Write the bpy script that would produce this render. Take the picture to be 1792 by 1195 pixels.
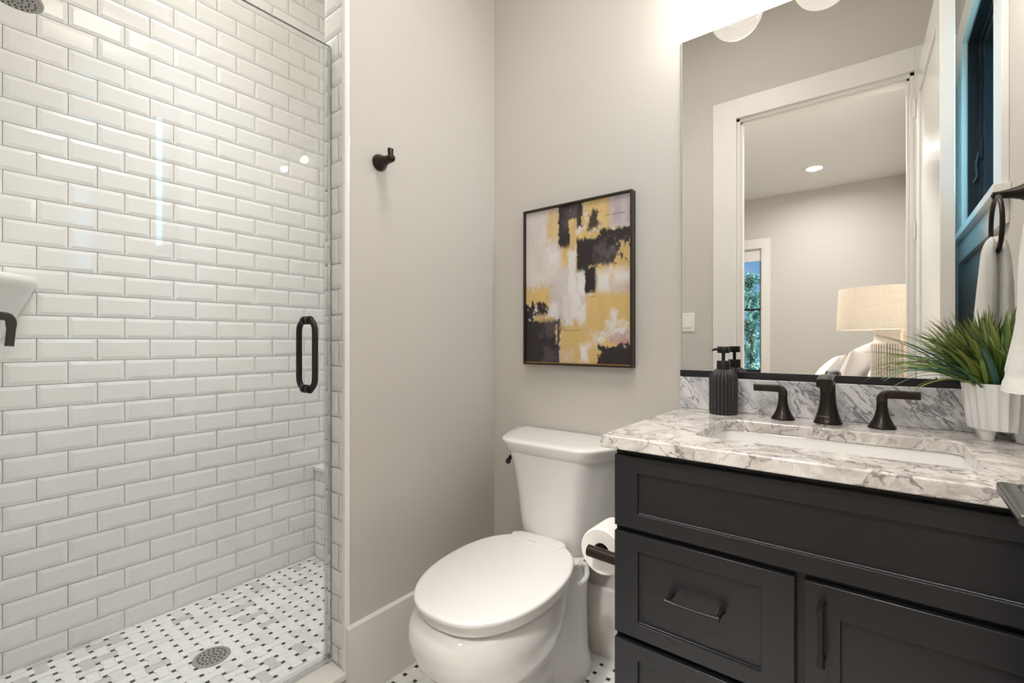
import bpy, bmesh, math, random
import numpy as np
from mathutils import Vector, Matrix, noise as mnoise

for o in list(bpy.data.objects):
    bpy.data.objects.remove(o, do_unlink=True)
scene = bpy.context.scene
COL = scene.collection
PI = math.pi
R = random.Random(7)

# ------------------------------------------------------------------ camera
CAM = Vector((1.262, -1.5, 1.10))
cd = bpy.data.cameras.new('camera')
cd.sensor_width = 36.0
cd.lens = 818.0 / 1792.0 * 36.0
cd.clip_start = 0.02
cam = bpy.data.objects.new('camera', cd)
cam.location = CAM
cam.rotation_euler = (PI / 2, 0, math.radians(37.9))
COL.objects.link(cam)
scene.camera = cam

# ------------------------------------------------------------------ view, world, lights
vs = scene.view_settings
vs.view_transform = 'Standard'
vs.look = 'None'
vs.exposure = -0.26
vs.gamma = 1.0
vs.use_curve_mapping = False

W = bpy.data.worlds.new('sky')
scene.world = W
W.use_nodes = True
nt = W.node_tree
nt.nodes.clear()
n_out = nt.nodes.new('ShaderNodeOutputWorld')
n_bg = nt.nodes.new('ShaderNodeBackground')
n_tc = nt.nodes.new('ShaderNodeTexCoord')
n_sep = nt.nodes.new('ShaderNodeSeparateXYZ')
n_ramp = nt.nodes.new('ShaderNodeValToRGB')
n_ramp.color_ramp.elements[0].position = 0.0
n_ramp.color_ramp.elements[0].color = (0.22, 0.41, 0.66, 1)
n_ramp.color_ramp.elements[1].position = 0.35
n_ramp.color_ramp.elements[1].color = (0.10, 0.30, 0.60, 1)
n_noise = nt.nodes.new('ShaderNodeTexNoise')
n_noise.inputs['Scale'].default_value = 5.0
n_noise.inputs['Detail'].default_value = 6.0
n_map = nt.nodes.new('ShaderNodeMapping')
n_map.inputs['Scale'].default_value = (1, 1, 4)
n_r2 = nt.nodes.new('ShaderNodeValToRGB')
n_r2.color_ramp.elements[0].position = 0.56
n_r2.color_ramp.elements[0].color = (0, 0, 0, 1)
n_r2.color_ramp.elements[1].position = 0.74
n_r2.color_ramp.elements[1].color = (0.8, 0.8, 0.8, 1)
n_mix = nt.nodes.new('ShaderNodeMix')
n_mix.data_type = 'RGBA'
n_mix.inputs['B'].default_value = (0.40, 0.46, 0.56, 1)
L = nt.links.new
L(n_tc.outputs['Generated'], n_sep.inputs[0])
L(n_sep.outputs['Z'], n_ramp.inputs[0])
L(n_tc.outputs['Generated'], n_map.inputs[0])
L(n_map.outputs[0], n_noise.inputs['Vector'])
L(n_noise.outputs[0], n_r2.inputs[0])
L(n_r2.outputs[0], n_mix.inputs['Factor'])
L(n_ramp.outputs[0], n_mix.inputs['A'])
n_east = nt.nodes.new('ShaderNodeMapRange')          # unseen eastern sky boosted to pour blue light through the bathroom window
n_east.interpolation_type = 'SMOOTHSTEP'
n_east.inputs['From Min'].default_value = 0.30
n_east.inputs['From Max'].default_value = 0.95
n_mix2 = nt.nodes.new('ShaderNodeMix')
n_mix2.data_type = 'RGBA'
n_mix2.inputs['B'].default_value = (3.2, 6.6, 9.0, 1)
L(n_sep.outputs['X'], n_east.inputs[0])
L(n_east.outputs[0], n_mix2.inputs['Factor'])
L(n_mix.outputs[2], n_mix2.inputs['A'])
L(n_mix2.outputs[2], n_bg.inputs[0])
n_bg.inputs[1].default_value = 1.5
L(n_bg.outputs[0], n_out.inputs[0])

P_BATH_FILL, P_SHOWER_FILL, P_GLOBE, P_BED, P_LAMP = 7.0, 6.5, 4.3, 40.0, 2.0


def lamp(name, kind, loc, power, color, size, parent=None, spread=None):
    ld = bpy.data.lights.new(name, kind)
    ld.energy = power
    ld.color = color
    if kind == 'AREA':
        ld.shape = 'DISK'
        ld.size = size
        if spread:
            ld.spread = spread
    else:
        ld.shadow_soft_size = size
    o = bpy.data.objects.new(name, ld)
    o.location = loc
    COL.objects.link(o)
    if parent:
        o.parent = parent
    return o


sun_d = bpy.data.lights.new('sun', 'SUN')          # lights the trees outside, behind the house
sun_d.energy = 7.5
sun_d.color = (1.0, 0.97, 0.9)
sun_d.angle = 0.02
sun = bpy.data.objects.new('sun', sun_d)
sun.rotation_euler = (math.radians(36), 0, math.radians(215))
COL.objects.link(sun)

# ------------------------------------------------------------------ materials


def srgb(r, g, b):
    def c(x):
        x /= 255.0
        return x / 12.92 if x <= 0.04045 else ((x + 0.055) / 1.055) ** 2.4
    return (c(r), c(g), c(b), 1.0)


def mat(name, color, rough=0.5, metal=0.0, bump=0.0, bscale=200.0, vary=0.0, vscale=6.0, coat=0.0, spec=0.5, sheen=0.0, stretch=None):
    m = bpy.data.materials.new(name)
    m.use_nodes = True
    t = m.node_tree
    b = t.nodes['Principled BSDF']
    b.inputs['Base Color'].default_value = color
    b.inputs['Roughness'].default_value = rough
    b.inputs['Metallic'].default_value = metal
    b.inputs['Specular IOR Level'].default_value = spec
    b.inputs['Coat Weight'].default_value = coat
    b.inputs['Coat Roughness'].default_value = 0.05
    b.inputs['Sheen Weight'].default_value = sheen
    if vary or bump:
        tc = t.nodes.new('ShaderNodeTexCoord')
        src = tc.outputs['Object']
        if stretch:
            mp = t.nodes.new('ShaderNodeMapping')
            mp.inputs['Scale'].default_value = stretch
            t.links.new(src, mp.inputs[0])
            src = mp.outputs[0]
    if vary:
        n = t.nodes.new('ShaderNodeTexNoise')
        n.inputs['Scale'].default_value = vscale
        n.inputs['Detail'].default_value = 4
        mx = t.nodes.new('ShaderNodeMix')
        mx.data_type = 'RGBA'
        mx.inputs['A'].default_value = tuple(c * (1 - vary) for c in color[:3]) + (1,)
        mx.inputs['B'].default_value = tuple(min(1, c * (1 + vary)) for c in color[:3]) + (1,)
        t.links.new(src, n.inputs['Vector'])
        t.links.new(n.outputs[0], mx.inputs['Factor'])
        t.links.new(mx.outputs[2], b.inputs['Base Color'])
    if bump:
        n2 = t.nodes.new('ShaderNodeTexNoise')
        n2.inputs['Scale'].default_value = bscale
        n2.inputs['Detail'].default_value = 3
        bp = t.nodes.new('ShaderNodeBump')
        bp.inputs['Strength'].default_value = bump
        bp.inputs['Distance'].default_value = 0.002
        t.links.new(src, n2.inputs['Vector'])
        t.links.new(n2.outputs[0], bp.inputs['Height'])
        t.links.new(bp.outputs[0], b.inputs['Normal'])
    return m


def glass_mat(name, tint, refl=1.0):
    m = bpy.data.materials.new(name)
    m.use_nodes = True
    t = m.node_tree
    t.nodes.clear()
    o = t.nodes.new('ShaderNodeOutputMaterial')
    tr = t.nodes.new('ShaderNodeBsdfTransparent')
    tr.inputs[0].default_value = tint
    gl = t.nodes.new('ShaderNodeBsdfGlossy')
    gl.inputs['Roughness'].default_value = 0.0
    fr = t.nodes.new('ShaderNodeFresnel')
    fr.inputs[0].default_value = 1.38
    mt = t.nodes.new('ShaderNodeMath')
    mt.operation = 'MULTIPLY'
    mt.inputs[1].default_value = refl
    mx = t.nodes.new('ShaderNodeMixShader')
    t.links.new(fr.outputs[0], mt.inputs[0])
    t.links.new(mt.outputs[0], mx.inputs[0])
    t.links.new(tr.outputs[0], mx.inputs[1])
    t.links.new(gl.outputs[0], mx.inputs[2])
    t.links.new(mx.outputs[0], o.inputs[0])
    return m


def marble_mat(name, base, cloud, vein, scale=1.0, veins=0.8, rough=0.1, rot=(0.4, 0.3, 0.7), stretch=(1, 1, 1)):
    m = bpy.data.materials.new(name)
    m.use_nodes = True
    t = m.node_tree
    b = t.nodes['Principled BSDF']
    b.inputs['Roughness'].default_value = rough
    tc = t.nodes.new('ShaderNodeTexCoord')
    mp = t.nodes.new('ShaderNodeMapping')
    mp.inputs['Rotation'].default_value = rot
    t.links.new(tc.outputs['Object'], mp.inputs[0])
    mp0 = mp
    mp = t.nodes.new('ShaderNodeMapping')
    mp.inputs['Scale'].default_value = tuple(scale * s for s in stretch)
    t.links.new(mp0.outputs[0], mp.inputs[0])
    wn = t.nodes.new('ShaderNodeTexNoise')
    wn.inputs['Scale'].default_value = 9
    wn.inputs['Detail'].default_value = 5
    t.links.new(mp.outputs[0], wn.inputs['Vector'])
    sc = t.nodes.new('ShaderNodeVectorMath')
    sc.operation = 'SCALE'
    sc.inputs['Scale'].default_value = 0.16
    t.links.new(wn.outputs['Color'], sc.inputs[0])
    ad = t.nodes.new('ShaderNodeVectorMath')
    ad.operation = 'ADD'
    t.links.new(mp.outputs[0], ad.inputs[0])
    t.links.new(sc.outputs[0], ad.inputs[1])

    def veinlayer(vs_, lo, hi):
        v = t.nodes.new('ShaderNodeTexNoise')
        v.inputs['Scale'].default_value = vs_
        v.inputs['Detail'].default_value = 4.0
        v.inputs['Roughness'].default_value = 0.55
        t.links.new(ad.outputs[0], v.inputs['Vector'])
        q = t.nodes.new('ShaderNodeMath')
        q.operation = 'SUBTRACT'
        q.inputs[1].default_value = 0.5
        t.links.new(v.outputs[0], q.inputs[0])
        q2 = t.nodes.new('ShaderNodeMath')
        q2.operation = 'ABSOLUTE'
        t.links.new(q.outputs[0], q2.inputs[0])
        r = t.nodes.new('ShaderNodeMapRange')
        r.inputs['From Min'].default_value = lo
        r.inputs['From Max'].default_value = hi
        r.inputs['To Min'].default_value = 1
        r.inputs['To Max'].default_value = 0
        t.links.new(q2.outputs[0], r.inputs['Value'])
        return r.outputs[0]
    cn = t.nodes.new('ShaderNodeTexNoise')
    cn.inputs['Scale'].default_value = 13
    cn.inputs['Detail'].default_value = 6
    cn.inputs['Roughness'].default_value = 0.62
    t.links.new(ad.outputs[0], cn.inputs['Vector'])
    cr = t.nodes.new('ShaderNodeMapRange')
    cr.inputs['From Min'].default_value = 0.42
    cr.inputs['From Max'].default_value = 0.68
    t.links.new(cn.outputs[0], cr.inputs['Value'])
    mk = t.nodes.new('ShaderNodeTexNoise')
    mk.inputs['Scale'].default_value = 16
    mk.inputs['Detail'].default_value = 3
    t.links.new(mp.outputs[0], mk.inputs['Vector'])
    mkr = t.nodes.new('ShaderNodeMapRange')
    mkr.inputs['From Min'].default_value = 0.36
    mkr.inputs['From Max'].default_value = 0.62
    t.links.new(mk.outputs[0], mkr.inputs['Value'])
    m1 = t.nodes.new('ShaderNodeMix')
    m1.data_type = 'RGBA'
    m1.inputs['A'].default_value = base
    m1.inputs['B'].default_value = cloud
    t.links.new(cr.outputs[0], m1.inputs['Factor'])
    va = veinlayer(7, 0.0, 0.018)
    vb = veinlayer(18, 0.0, 0.034)
    mu = t.nodes.new('ShaderNodeMath')
    mu.operation = 'MULTIPLY'
    t.links.new(vb, mu.inputs[0])
    t.links.new(mkr.outputs[0], mu.inputs[1])
    mxx = t.nodes.new('ShaderNodeMath')
    mxx.operation = 'MAXIMUM'
    t.links.new(va, mxx.inputs[0])
    t.links.new(mu.outputs[0], mxx.inputs[1])
    ms = t.nodes.new('ShaderNodeMath')
    ms.operation = 'MULTIPLY'
    ms.inputs[1].default_value = veins
    t.links.new(mxx.outputs[0], ms.inputs[0])
    m2 = t.nodes.new('ShaderNodeMix')
    m2.data_type = 'RGBA'
    m2.inputs['B'].default_value = vein
    t.links.new(ms.outputs[0], m2.inputs['Factor'])
    t.links.new(m1.outputs[2], m2.inputs['A'])
    t.links.new(m2.outputs[2], b.inputs['Base Color'])
    return m


def attr_mat(name, rough=0.5, bump=0.0, bscale=300.0):
    m = mat(name, (0.5, 0.5, 0.5, 1), rough, bump=bump, bscale=bscale)
    t = m.node_tree
    a = t.nodes.new('ShaderNodeAttribute')
    a.attribute_name = 'col'
    t.links.new(a.outputs['Color'], t.nodes['Principled BSDF'].inputs['Base Color'])
    return m


def translucent_mat(name, color, mixf, transp=0.0, gloss=0.0):
    m = bpy.data.materials.new(name)
    m.use_nodes = True
    t = m.node_tree
    t.nodes.clear()
    o = t.nodes.new('ShaderNodeOutputMaterial')
    d = t.nodes.new('ShaderNodeBsdfDiffuse')
    d.inputs[0].default_value = color
    tl = t.nodes.new('ShaderNodeBsdfTranslucent')
    tl.inputs[0].default_value = color
    mx = t.nodes.new('ShaderNodeMixShader')
    mx.inputs[0].default_value = mixf
    t.links.new(d.outputs[0], mx.inputs[1])
    t.links.new(tl.outputs[0], mx.inputs[2])
    last = mx.outputs[0]
    if transp:
        tr = t.nodes.new('ShaderNodeBsdfTransparent')
        m2 = t.nodes.new('ShaderNodeMixShader')
        m2.inputs[0].default_value = transp
        t.links.new(last, m2.inputs[1])
        t.links.new(tr.outputs[0], m2.inputs[2])
        last = m2.outputs[0]
    if gloss:
        g = t.nodes.new('ShaderNodeBsdfGlossy')
        g.inputs['Roughness'].default_value = 0.12
        m3 = t.nodes.new('ShaderNodeMixShader')
        m3.inputs[0].default_value = gloss
        t.links.new(last, m3.inputs[1])
        t.links.new(g.outputs[0], m3.inputs[2])
        last = m3.outputs[0]
    t.links.new(last, o.inputs[0])
    return m


def emit_mat(name, color, strength):
    m = bpy.data.materials.new(name)
    m.use_nodes = True
    t = m.node_tree
    t.nodes.clear()
    o = t.nodes.new('ShaderNodeOutputMaterial')
    e = t.nodes.new('ShaderNodeEmission')
    e.inputs[0].default_value = color
    e.inputs[1].default_value = strength
    t.links.new(e.outputs[0], o.inputs[0])
    return m


M = {}
M['wall'] = mat('warm_grey_wall_paint', srgb(204, 199, 192), 0.72, bump=0.05, bscale=350, vary=0.015, vscale=3)
M['wall_bed'] = mat('grey_bedroom_paint', srgb(206, 203, 197), 0.75, bump=0.05, bscale=350)
M['ceiling'] = mat('white_ceiling_paint', srgb(236, 236, 233), 0.8)
M['trim'] = mat('white_trim_paint', srgb(232, 229, 224), 0.3, vary=0.01)
M['door'] = mat('white_door_paint', srgb(232, 230, 225), 0.18, vary=0.01)
M['tile'] = mat('white_glazed_tile', srgb(240, 239, 236), 0.1, vary=0.012, vscale=9)
M['tile_grout'] = mat('light_tile_grout', srgb(236, 235, 231), 0.8)
M['mos_a'] = mat('white_mosaic_marble', srgb(238, 237, 234), 0.3, vary=0.05, vscale=30)
M['mos_b'] = mat('pale_grey_mosaic_marble', srgb(226, 225, 222), 0.3, vary=0.08, vscale=40)
M['mos_c'] = mat('grey_mosaic_marble', srgb(203, 202, 200), 0.3, vary=0.1, vscale=40)
M['mos_k'] = mat('black_mosaic_dot', srgb(44, 41, 40), 0.3, vary=0.2, vscale=60)
M['mos_g'] = mat('white_mosaic_grout', srgb(226, 224, 219), 0.85)
M['quartz'] = mat('white_quartz', srgb(235, 231, 225), 0.18, vary=0.03, vscale=14)
M['marble'] = marble_mat('grey_veined_marble_top', srgb(222, 217, 211), srgb(172, 164, 157), srgb(104, 96, 94), 1.0, 0.8, 0.07)
M['marble_bs'] = marble_mat('grey_veined_marble_upstand', srgb(230, 229, 230), srgb(180, 178, 184), srgb(88, 86, 94), 1.0, 0.85, 0.1, (0.0, -0.80, 0.0), (0.62, 1.0, 1.7))
M['porcelain'] = mat('white_porcelain', srgb(229, 227, 224), 0.06, coat=0.3)
M['seat'] = mat('white_seat_plastic', srgb(226, 224, 221), 0.16)
M['cabinet'] = mat('black_cabinet_paint', srgb(29, 29, 32), 0.33, bump=0.015, bscale=260)
M['bronze'] = mat('dark_bronze_metal', srgb(46, 39, 34), 0.3, metal=0.55, vary=0.15, vscale=25)
M['black_metal'] = mat('matte_black_metal', srgb(38, 36, 35), 0.36, metal=0.4)
M['lever'] = mat('brushed_dark_metal', srgb(92, 92, 90), 0.3, metal=0.8)
M['soap'] = mat('matte_black_ceramic', srgb(42, 41, 42), 0.42)
M['mirror'] = mat('mirror_silver', (0.9, 0.905, 0.9, 1), 0.0, metal=1.0)
M['mirror_edge'] = mat('mirror_glass_edge', srgb(178, 182, 176), 0.15)
M['channel'] = mat('black_mirror_channel', srgb(36, 37, 40), 0.4, metal=0.3)
M['frame'] = mat('dark_bronze_frame', srgb(50, 40, 34), 0.4, metal=0.2)
M['gold'] = mat('gold_inner_lip', srgb(190, 150, 84), 0.35, metal=0.6)
M['canvas'] = attr_mat('painted_canvas', 0.45, 0.25, 160)
M['glass'] = glass_mat('clear_shower_glass', (0.992, 0.995, 0.993, 1), 0.85)
M['seal'] = glass_mat('clear_vinyl_seal', (0.965, 0.972, 0.968, 1), 1.1)
M['glass_edge'] = mat('polished_glass_edge', srgb(196, 206, 200), 0.1)
M['tint_glass'] = glass_mat('tinted_window_glass', (0.97, 0.97, 0.97, 1), 0.5)
M['win_glass'] = glass_mat('window_glass', (0.93, 0.97, 0.97, 1), 0.22)
M['black_frame'] = mat('black_window_frame', srgb(26, 30, 34), 0.3, metal=0.1)
M['steel'] = mat('brushed_steel', srgb(168, 166, 162), 0.45, metal=0.6, vary=0.1, vscale=30)
M['hole'] = mat('dark_recess', srgb(60, 58, 56), 0.9)
M['rubber'] = mat('grey_rubber_nozzle', srgb(70, 70, 70), 0.7)
M['towel'] = mat('white_terry_cloth', srgb(238, 236, 231), 0.95, bump=0.9, bscale=520, sheen=0.3, vary=0.03, vscale=60)
M['paper'] = mat('white_toilet_paper', srgb(240, 236, 230), 0.95, bump=0.2, bscale=300)
M['card'] = mat('brown_card_core', srgb(150, 118, 88), 0.9)
M['planter'] = mat('white_matte_ceramic', srgb(238, 237, 235), 0.45)
M['soil'] = mat('brown_fibre_soil', srgb(74, 58, 42), 0.95, bump=1.0, bscale=150, vary=0.3, vscale=120)
M['leaf'] = attr_mat('grass_blade_green', 0.42)
M['plate'] = mat('white_switch_plastic', srgb(240, 238, 232), 0.3)
M['globe'] = translucent_mat('pearl_glass_globe', (0.9, 0.88, 0.84, 1), 0.5, transp=0.965, gloss=0.08)
M['linen'] = translucent_mat('cream_linen_shade', srgb(246, 240, 229), 0.45)
_t = M['linen'].node_tree
_tc = _t.nodes.new('ShaderNodeTexCoord')
_prev = None
for _sc in ((260, 260, 14), (14, 14, 330)):
    _mp = _t.nodes.new('ShaderNodeMapping')
    _mp.inputs['Scale'].default_value = _sc
    _n = _t.nodes.new('ShaderNodeTexNoise')
    _n.inputs['Scale'].default_value = 1.0
    _t.links.new(_tc.outputs['Object'], _mp.inputs[0])
    _t.links.new(_mp.outputs[0], _n.inputs['Vector'])
    if _prev:
        _a = _t.nodes.new('ShaderNodeMath')
        _a.operation = 'MULTIPLY'
        _t.links.new(_prev, _a.inputs[0])
        _t.links.new(_n.outputs[0], _a.inputs[1])
        _prev = _a.outputs[0]
    else:
        _prev = _n.outputs[0]
_r = _t.nodes.new('ShaderNodeValToRGB')
_r.color_ramp.elements[0].position = 0.10
_r.color_ramp.elements[0].color = srgb(238, 230, 217)
_r.color_ramp.elements[1].position = 0.42
_r.color_ramp.elements[1].color = srgb(252, 247, 238)
_t.links.new(_prev, _r.inputs[0])
for _nd in _t.nodes:
    if _nd.type in ('BSDF_DIFFUSE', 'BSDF_TRANSLUCENT'):
        _t.links.new(_r.outputs[0], _nd.inputs[0])
M['lamp_body'] = mat('whitewashed_ribbed_ceramic', srgb(226, 218, 206), 0.6, vary=0.08, vscale=30)
M['groove'] = mat('grey_brown_groove', srgb(150, 136, 122), 0.7, vary=0.2, vscale=40)  # grooves coloured darker than the ribs
M['pillow'] = mat('white_cotton_pillow', srgb(236, 234, 230), 0.9, bump=0.2, bscale=80)
M['pillow_grey'] = mat('light_grey_pillow', srgb(214, 210, 207), 0.9, bump=0.2, bscale=80)
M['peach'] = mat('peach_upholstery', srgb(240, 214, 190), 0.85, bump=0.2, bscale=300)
M['duvet'] = mat('pale_duvet', srgb(228, 226, 222), 0.9, bump=0.2, bscale=60)
M['oak'] = mat('light_oak', srgb(176, 148, 112), 0.5, vary=0.15, vscale=8, stretch=(8, 1, 1))
M['wood_floor'] = mat('oak_floor', srgb(172, 146, 116), 0.4, vary=0.18, vscale=5, stretch=(6, 0.6, 1))
M['bark'] = mat('brown_bark', srgb(96, 78, 60), 0.9, vary=0.2, vscale=20)
M['foliage'] = attr_mat('conifer_foliage', 0.7)
M['lawn'] = mat('green_lawn', srgb(96, 120, 70), 0.9, vary=0.3, vscale=3)
M['led'] = emit_mat('downlight_diffuser', (1.0, 0.93, 0.84, 1), 9.0)
M['mark'] = mat('grey_print', srgb(128, 126, 124), 0.5)
M['chrome'] = mat('polished_chrome', srgb(205, 205, 205), 0.12, metal=1.0)

# ------------------------------------------------------------------ mesh helpers


class MB:
    """Collects faces; build() links them as ONE mesh object."""

    def __init__(s):
        s.v = []
        s.f = []
        s.mi = []
        s.col = []

    def add(s, verts, faces, mi=0, col=None):
        o = len(s.v)
        s.v += [tuple(p) for p in verts]
        s.f += [tuple(i + o for i in f) for f in faces]
        s.mi += [mi] * len(faces)
        s.col += [col or (1, 1, 1, 1)] * len(verts)

    def box(s, a, b, mi=0):
        x0, x1 = sorted((a[0], b[0]))
        y0, y1 = sorted((a[1], b[1]))
        z0, z1 = sorted((a[2], b[2]))
        s.add([(x0, y0, z0), (x1, y0, z0), (x1, y1, z0), (x0, y1, z0), (x0, y0, z1), (x1, y0, z1), (x1, y1, z1), (x0, y1, z1)],
              [(3, 2, 1, 0), (4, 5, 6, 7), (0, 1, 5, 4), (1, 2, 6, 5), (2, 3, 7, 6), (3, 0, 4, 7)], mi)

    def loft(s, rings, cap0=True, cap1=True, mi=0, closed=True, col=None):
        n = len(rings[0])
        vs_ = [p for r in rings for p in r]
        fs = []
        for i in range(len(rings) - 1):
            for j in range(n if closed else n - 1):
                k = (j + 1) % n
                fs.append((i * n + j, i * n + k, (i + 1) * n + k, (i + 1) * n + j))
        if cap0:
            fs.append(tuple(range(n - 1, -1, -1)))
        if cap1:
            fs.append(tuple((len(rings) - 1) * n + j for j in range(n)))
        s.add(vs_, fs, mi, col)

    def lathe(s, prof, c=(0, 0, 0), axis='z', n=40, mi=0, cap0=True, cap1=True):
        rings = []
        for r, h in prof:
            ring = []
            for j in range(n):
                a = 2 * PI * j / n
                u, w = r * math.cos(a), r * math.sin(a)
                if axis == 'z':
                    p = (u, w, h)
                elif axis == 'x':
                    p = (h, u, w)
                else:
                    p = (w, h, u)
                ring.append((c[0] + p[0], c[1] + p[1], c[2] + p[2]))
            rings.append(ring)
        s.loft(rings, cap0, cap1, mi)

    def tube(s, pts, rad, n=16, mi=0, ell=None):
        pts = [Vector(p) for p in pts]
        if not isinstance(rad, (list, tuple)):
            rad = [rad] * len(pts)
        t0 = (pts[1] - pts[0]).normalized()
        up = Vector((0, 0, 1)) if abs(t0.z) < 0.9 else Vector((0, 1, 0))
        nrm = (up - t0 * up.dot(t0)).normalized()
        rings = []
        for i, p in enumerate(pts):
            if i == 0:
                t = t0
            elif i == len(pts) - 1:
                t = (pts[i] - pts[i - 1]).normalized()
            else:
                t = ((pts[i + 1] - pts[i]).normalized() + (pts[i] - pts[i - 1]).normalized()).normalized()
            nrm = (nrm - t * nrm.dot(t)).normalized()
            bn = t.cross(nrm)
            ring = []
            for j in range(n):
                a = 2 * PI * j / n
                ca, sa = math.cos(a), math.sin(a)
                if ell:
                    e = ell[i] if isinstance(ell, list) else ell
                    q = 0.45
                    ca2 = math.copysign(abs(ca) ** q, ca) * e[0]
                    sa2 = math.copysign(abs(sa) ** q, sa) * e[1]
                    ring.append(p + nrm * sa2 + bn * ca2)
                else:
                    ring.append(p + (nrm * sa + bn * ca) * rad[i])
            rings.append([tuple(q_) for q_ in ring])
        s.loft(rings, mi=mi)

    def build(s, name, mats, parent=None, smooth=False, bevel=0.0, bseg=2, subsurf=0, loc=None, colors=False, autosmooth=35):
        me = bpy.data.meshes.new(name)
        off = Vector(loc) if loc else Vector((0, 0, 0))
        me.from_pydata([tuple(Vector(p) - off) for p in s.v], [], s.f)
        if not isinstance(mats, (list, tuple)):
            mats = [mats]
        for m in mats:
            me.materials.append(m)
        me.polygons.foreach_set('material_index', s.mi)
        if colors:
            ca = me.color_attributes.new('col', 'FLOAT_COLOR', 'POINT')
            ca.data.foreach_set('color', [c for q in s.col for c in q])
        bm = bmesh.new()
        bm.from_mesh(me)
        bmesh.ops.recalc_face_normals(bm, faces=bm.faces)
        bm.to_mesh(me)
        bm.free()
        me.update()
        o = bpy.data.objects.new(name, me)
        COL.objects.link(o)
        if parent:
            o.parent = parent
            o.location = off - parent_loc(parent)
        else:
            o.location = off
        if bevel:
            bv = o.modifiers.new('bevel', 'BEVEL')
            bv.width = bevel
            bv.segments = bseg
            bv.limit_method = 'ANGLE'
            bv.angle_limit = math.radians(40)
        if subsurf:
            ss = o.modifiers.new('subsurf', 'SUBSURF')
            ss.levels = subsurf
            ss.render_levels = subsurf
        if smooth or bevel:
            try:
                me.shade_smooth()
                if not subsurf or bevel:
                    me.set_sharp_from_angle(angle=math.radians(autosmooth))
            except Exception:
                pass
        return o


def parent_loc(p):
    v = Vector((0, 0, 0))
    while p:
        v += p.location
        p = p.parent
    return v


def bx(name, a, b, m, parent=None, bevel=0.0, bseg=2):
    k = MB()
    k.box(a, b)
    return k.build(name, m, parent, bevel=bevel, bseg=bseg)


def tag(o, label=None, cat=None, group=None, kind=None):
    if label:
        o['label'] = label
    if cat:
        o['category'] = cat
    if group:
        o['group'] = group
    if kind:
        o['kind'] = kind
    return o


def thing(name, loc, label, cat, group=None, kind=None):
    o = bpy.data.objects.new(name, None)
    o.empty_display_size = 0.05
    o.location = loc
    COL.objects.link(o)
    return tag(o, label, cat, group, kind)


def struct(o, label, cat):
    return tag(o, label, cat, None, 'structure')


def dup(root, loc, label):
    r = root.copy()
    COL.objects.link(r)
    r.location = loc
    r['label'] = label
    for ch in list(root.children):
        c = ch.copy()
        COL.objects.link(c)
        c.parent = r
        for g in list(ch.children):
            d = g.copy()
            COL.objects.link(d)
            d.parent = c
    return r


def interp(tab, x):
    if x <= tab[0][0]:
        return tab[0][1:]
    for a, b in zip(tab, tab[1:]):
        if x <= b[0]:
            t = (x - a[0]) / (b[0] - a[0])
            return [p + (q - p) * t for p, q in zip(a[1:], b[1:])]
    return tab[-1][1:]


def catmull(pts, n):
    pts = [np.array(p, float) for p in pts]
    out = []
    for i in range(len(pts) - 1):
        p0 = pts[max(i - 1, 0)]
        p1, p2 = pts[i], pts[i + 1]
        p3 = pts[min(i + 2, len(pts) - 1)]
        for k in range(n):
            t = k / n
            out.append(0.5 * ((2 * p1) + (-p0 + p2) * t + (2 * p0 - 5 * p1 + 4 * p2 - p3) * t * t + (-p0 + 3 * p1 - 3 * p2 + p3) * t ** 3))
    out.append(pts[-1])
    return out


# ------------------------------------------------------------------ the room shell
XE = 1.570      # east wall
YS = -1.550     # south wall face (bathroom side)
YB = -1.665     # south wall face (bedroom side)
XW = -0.985     # shower west wall
YSH = -1.450    # shower south wall
CZ = 3.05


def wall_boxes(boxes, name, m, label):
    k = MB()
    for a, b in boxes:
        k.box(a, b)
    return struct(k.build(name, m), label, 'wall')


wall_boxes([((-1.2, 0, -0.1), (XE + 0.15, 0.12, CZ))], 'wall_north', M['wall'], 'warm grey wall behind toilet, painting and mirror')
wall_boxes([((-0.108, -0.68, 0.0), (0, 0, CZ))], 'wall_west', M['wall'], 'warm grey partition wall holding the dark robe hook')
# east wall with the bathroom window opening
WY0, WY1, WZ0, WZ1 = -1.285, -0.60, 1.56, 2.38
wall_boxes([((XE, YB, -0.1), (XE + 0.15, WY0, CZ)), ((XE, WY1, -0.1), (XE + 0.15, 0.0, CZ)),
            ((XE, WY0, -0.1), (XE + 0.15, WY1, WZ0)), ((XE, WY0, WZ1), (XE + 0.15, WY1, CZ))],
           'wall_east', M['wall'], 'grey wall with the black framed window, seen in the mirror')
DX0, DX1, DZ = 0.604, 1.412, 2.43
wall_boxes([((-1.2, YB, -0.1), (DX0, YS, CZ)), ((DX1, YB, -0.1), (XE + 0.0, YS, CZ)), ((DX0, YB, DZ), (DX1, YS, CZ))],
           'wall_south', M['wall'], 'grey wall around the bedroom doorway, seen in the mirror')
struct(bx('floor_base', (-1.2, YB, -0.1), (XE, 0, -0.008), M['mos_g']), 'pale slab under the bathroom mosaic', 'floor')
struct(bx('ceiling', (-1.3, -5.9, CZ), (XE + 0.15, 0.12, CZ + 0.1), M['ceiling']), 'white flat ceiling over bathroom and bedroom', 'ceiling')


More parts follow.
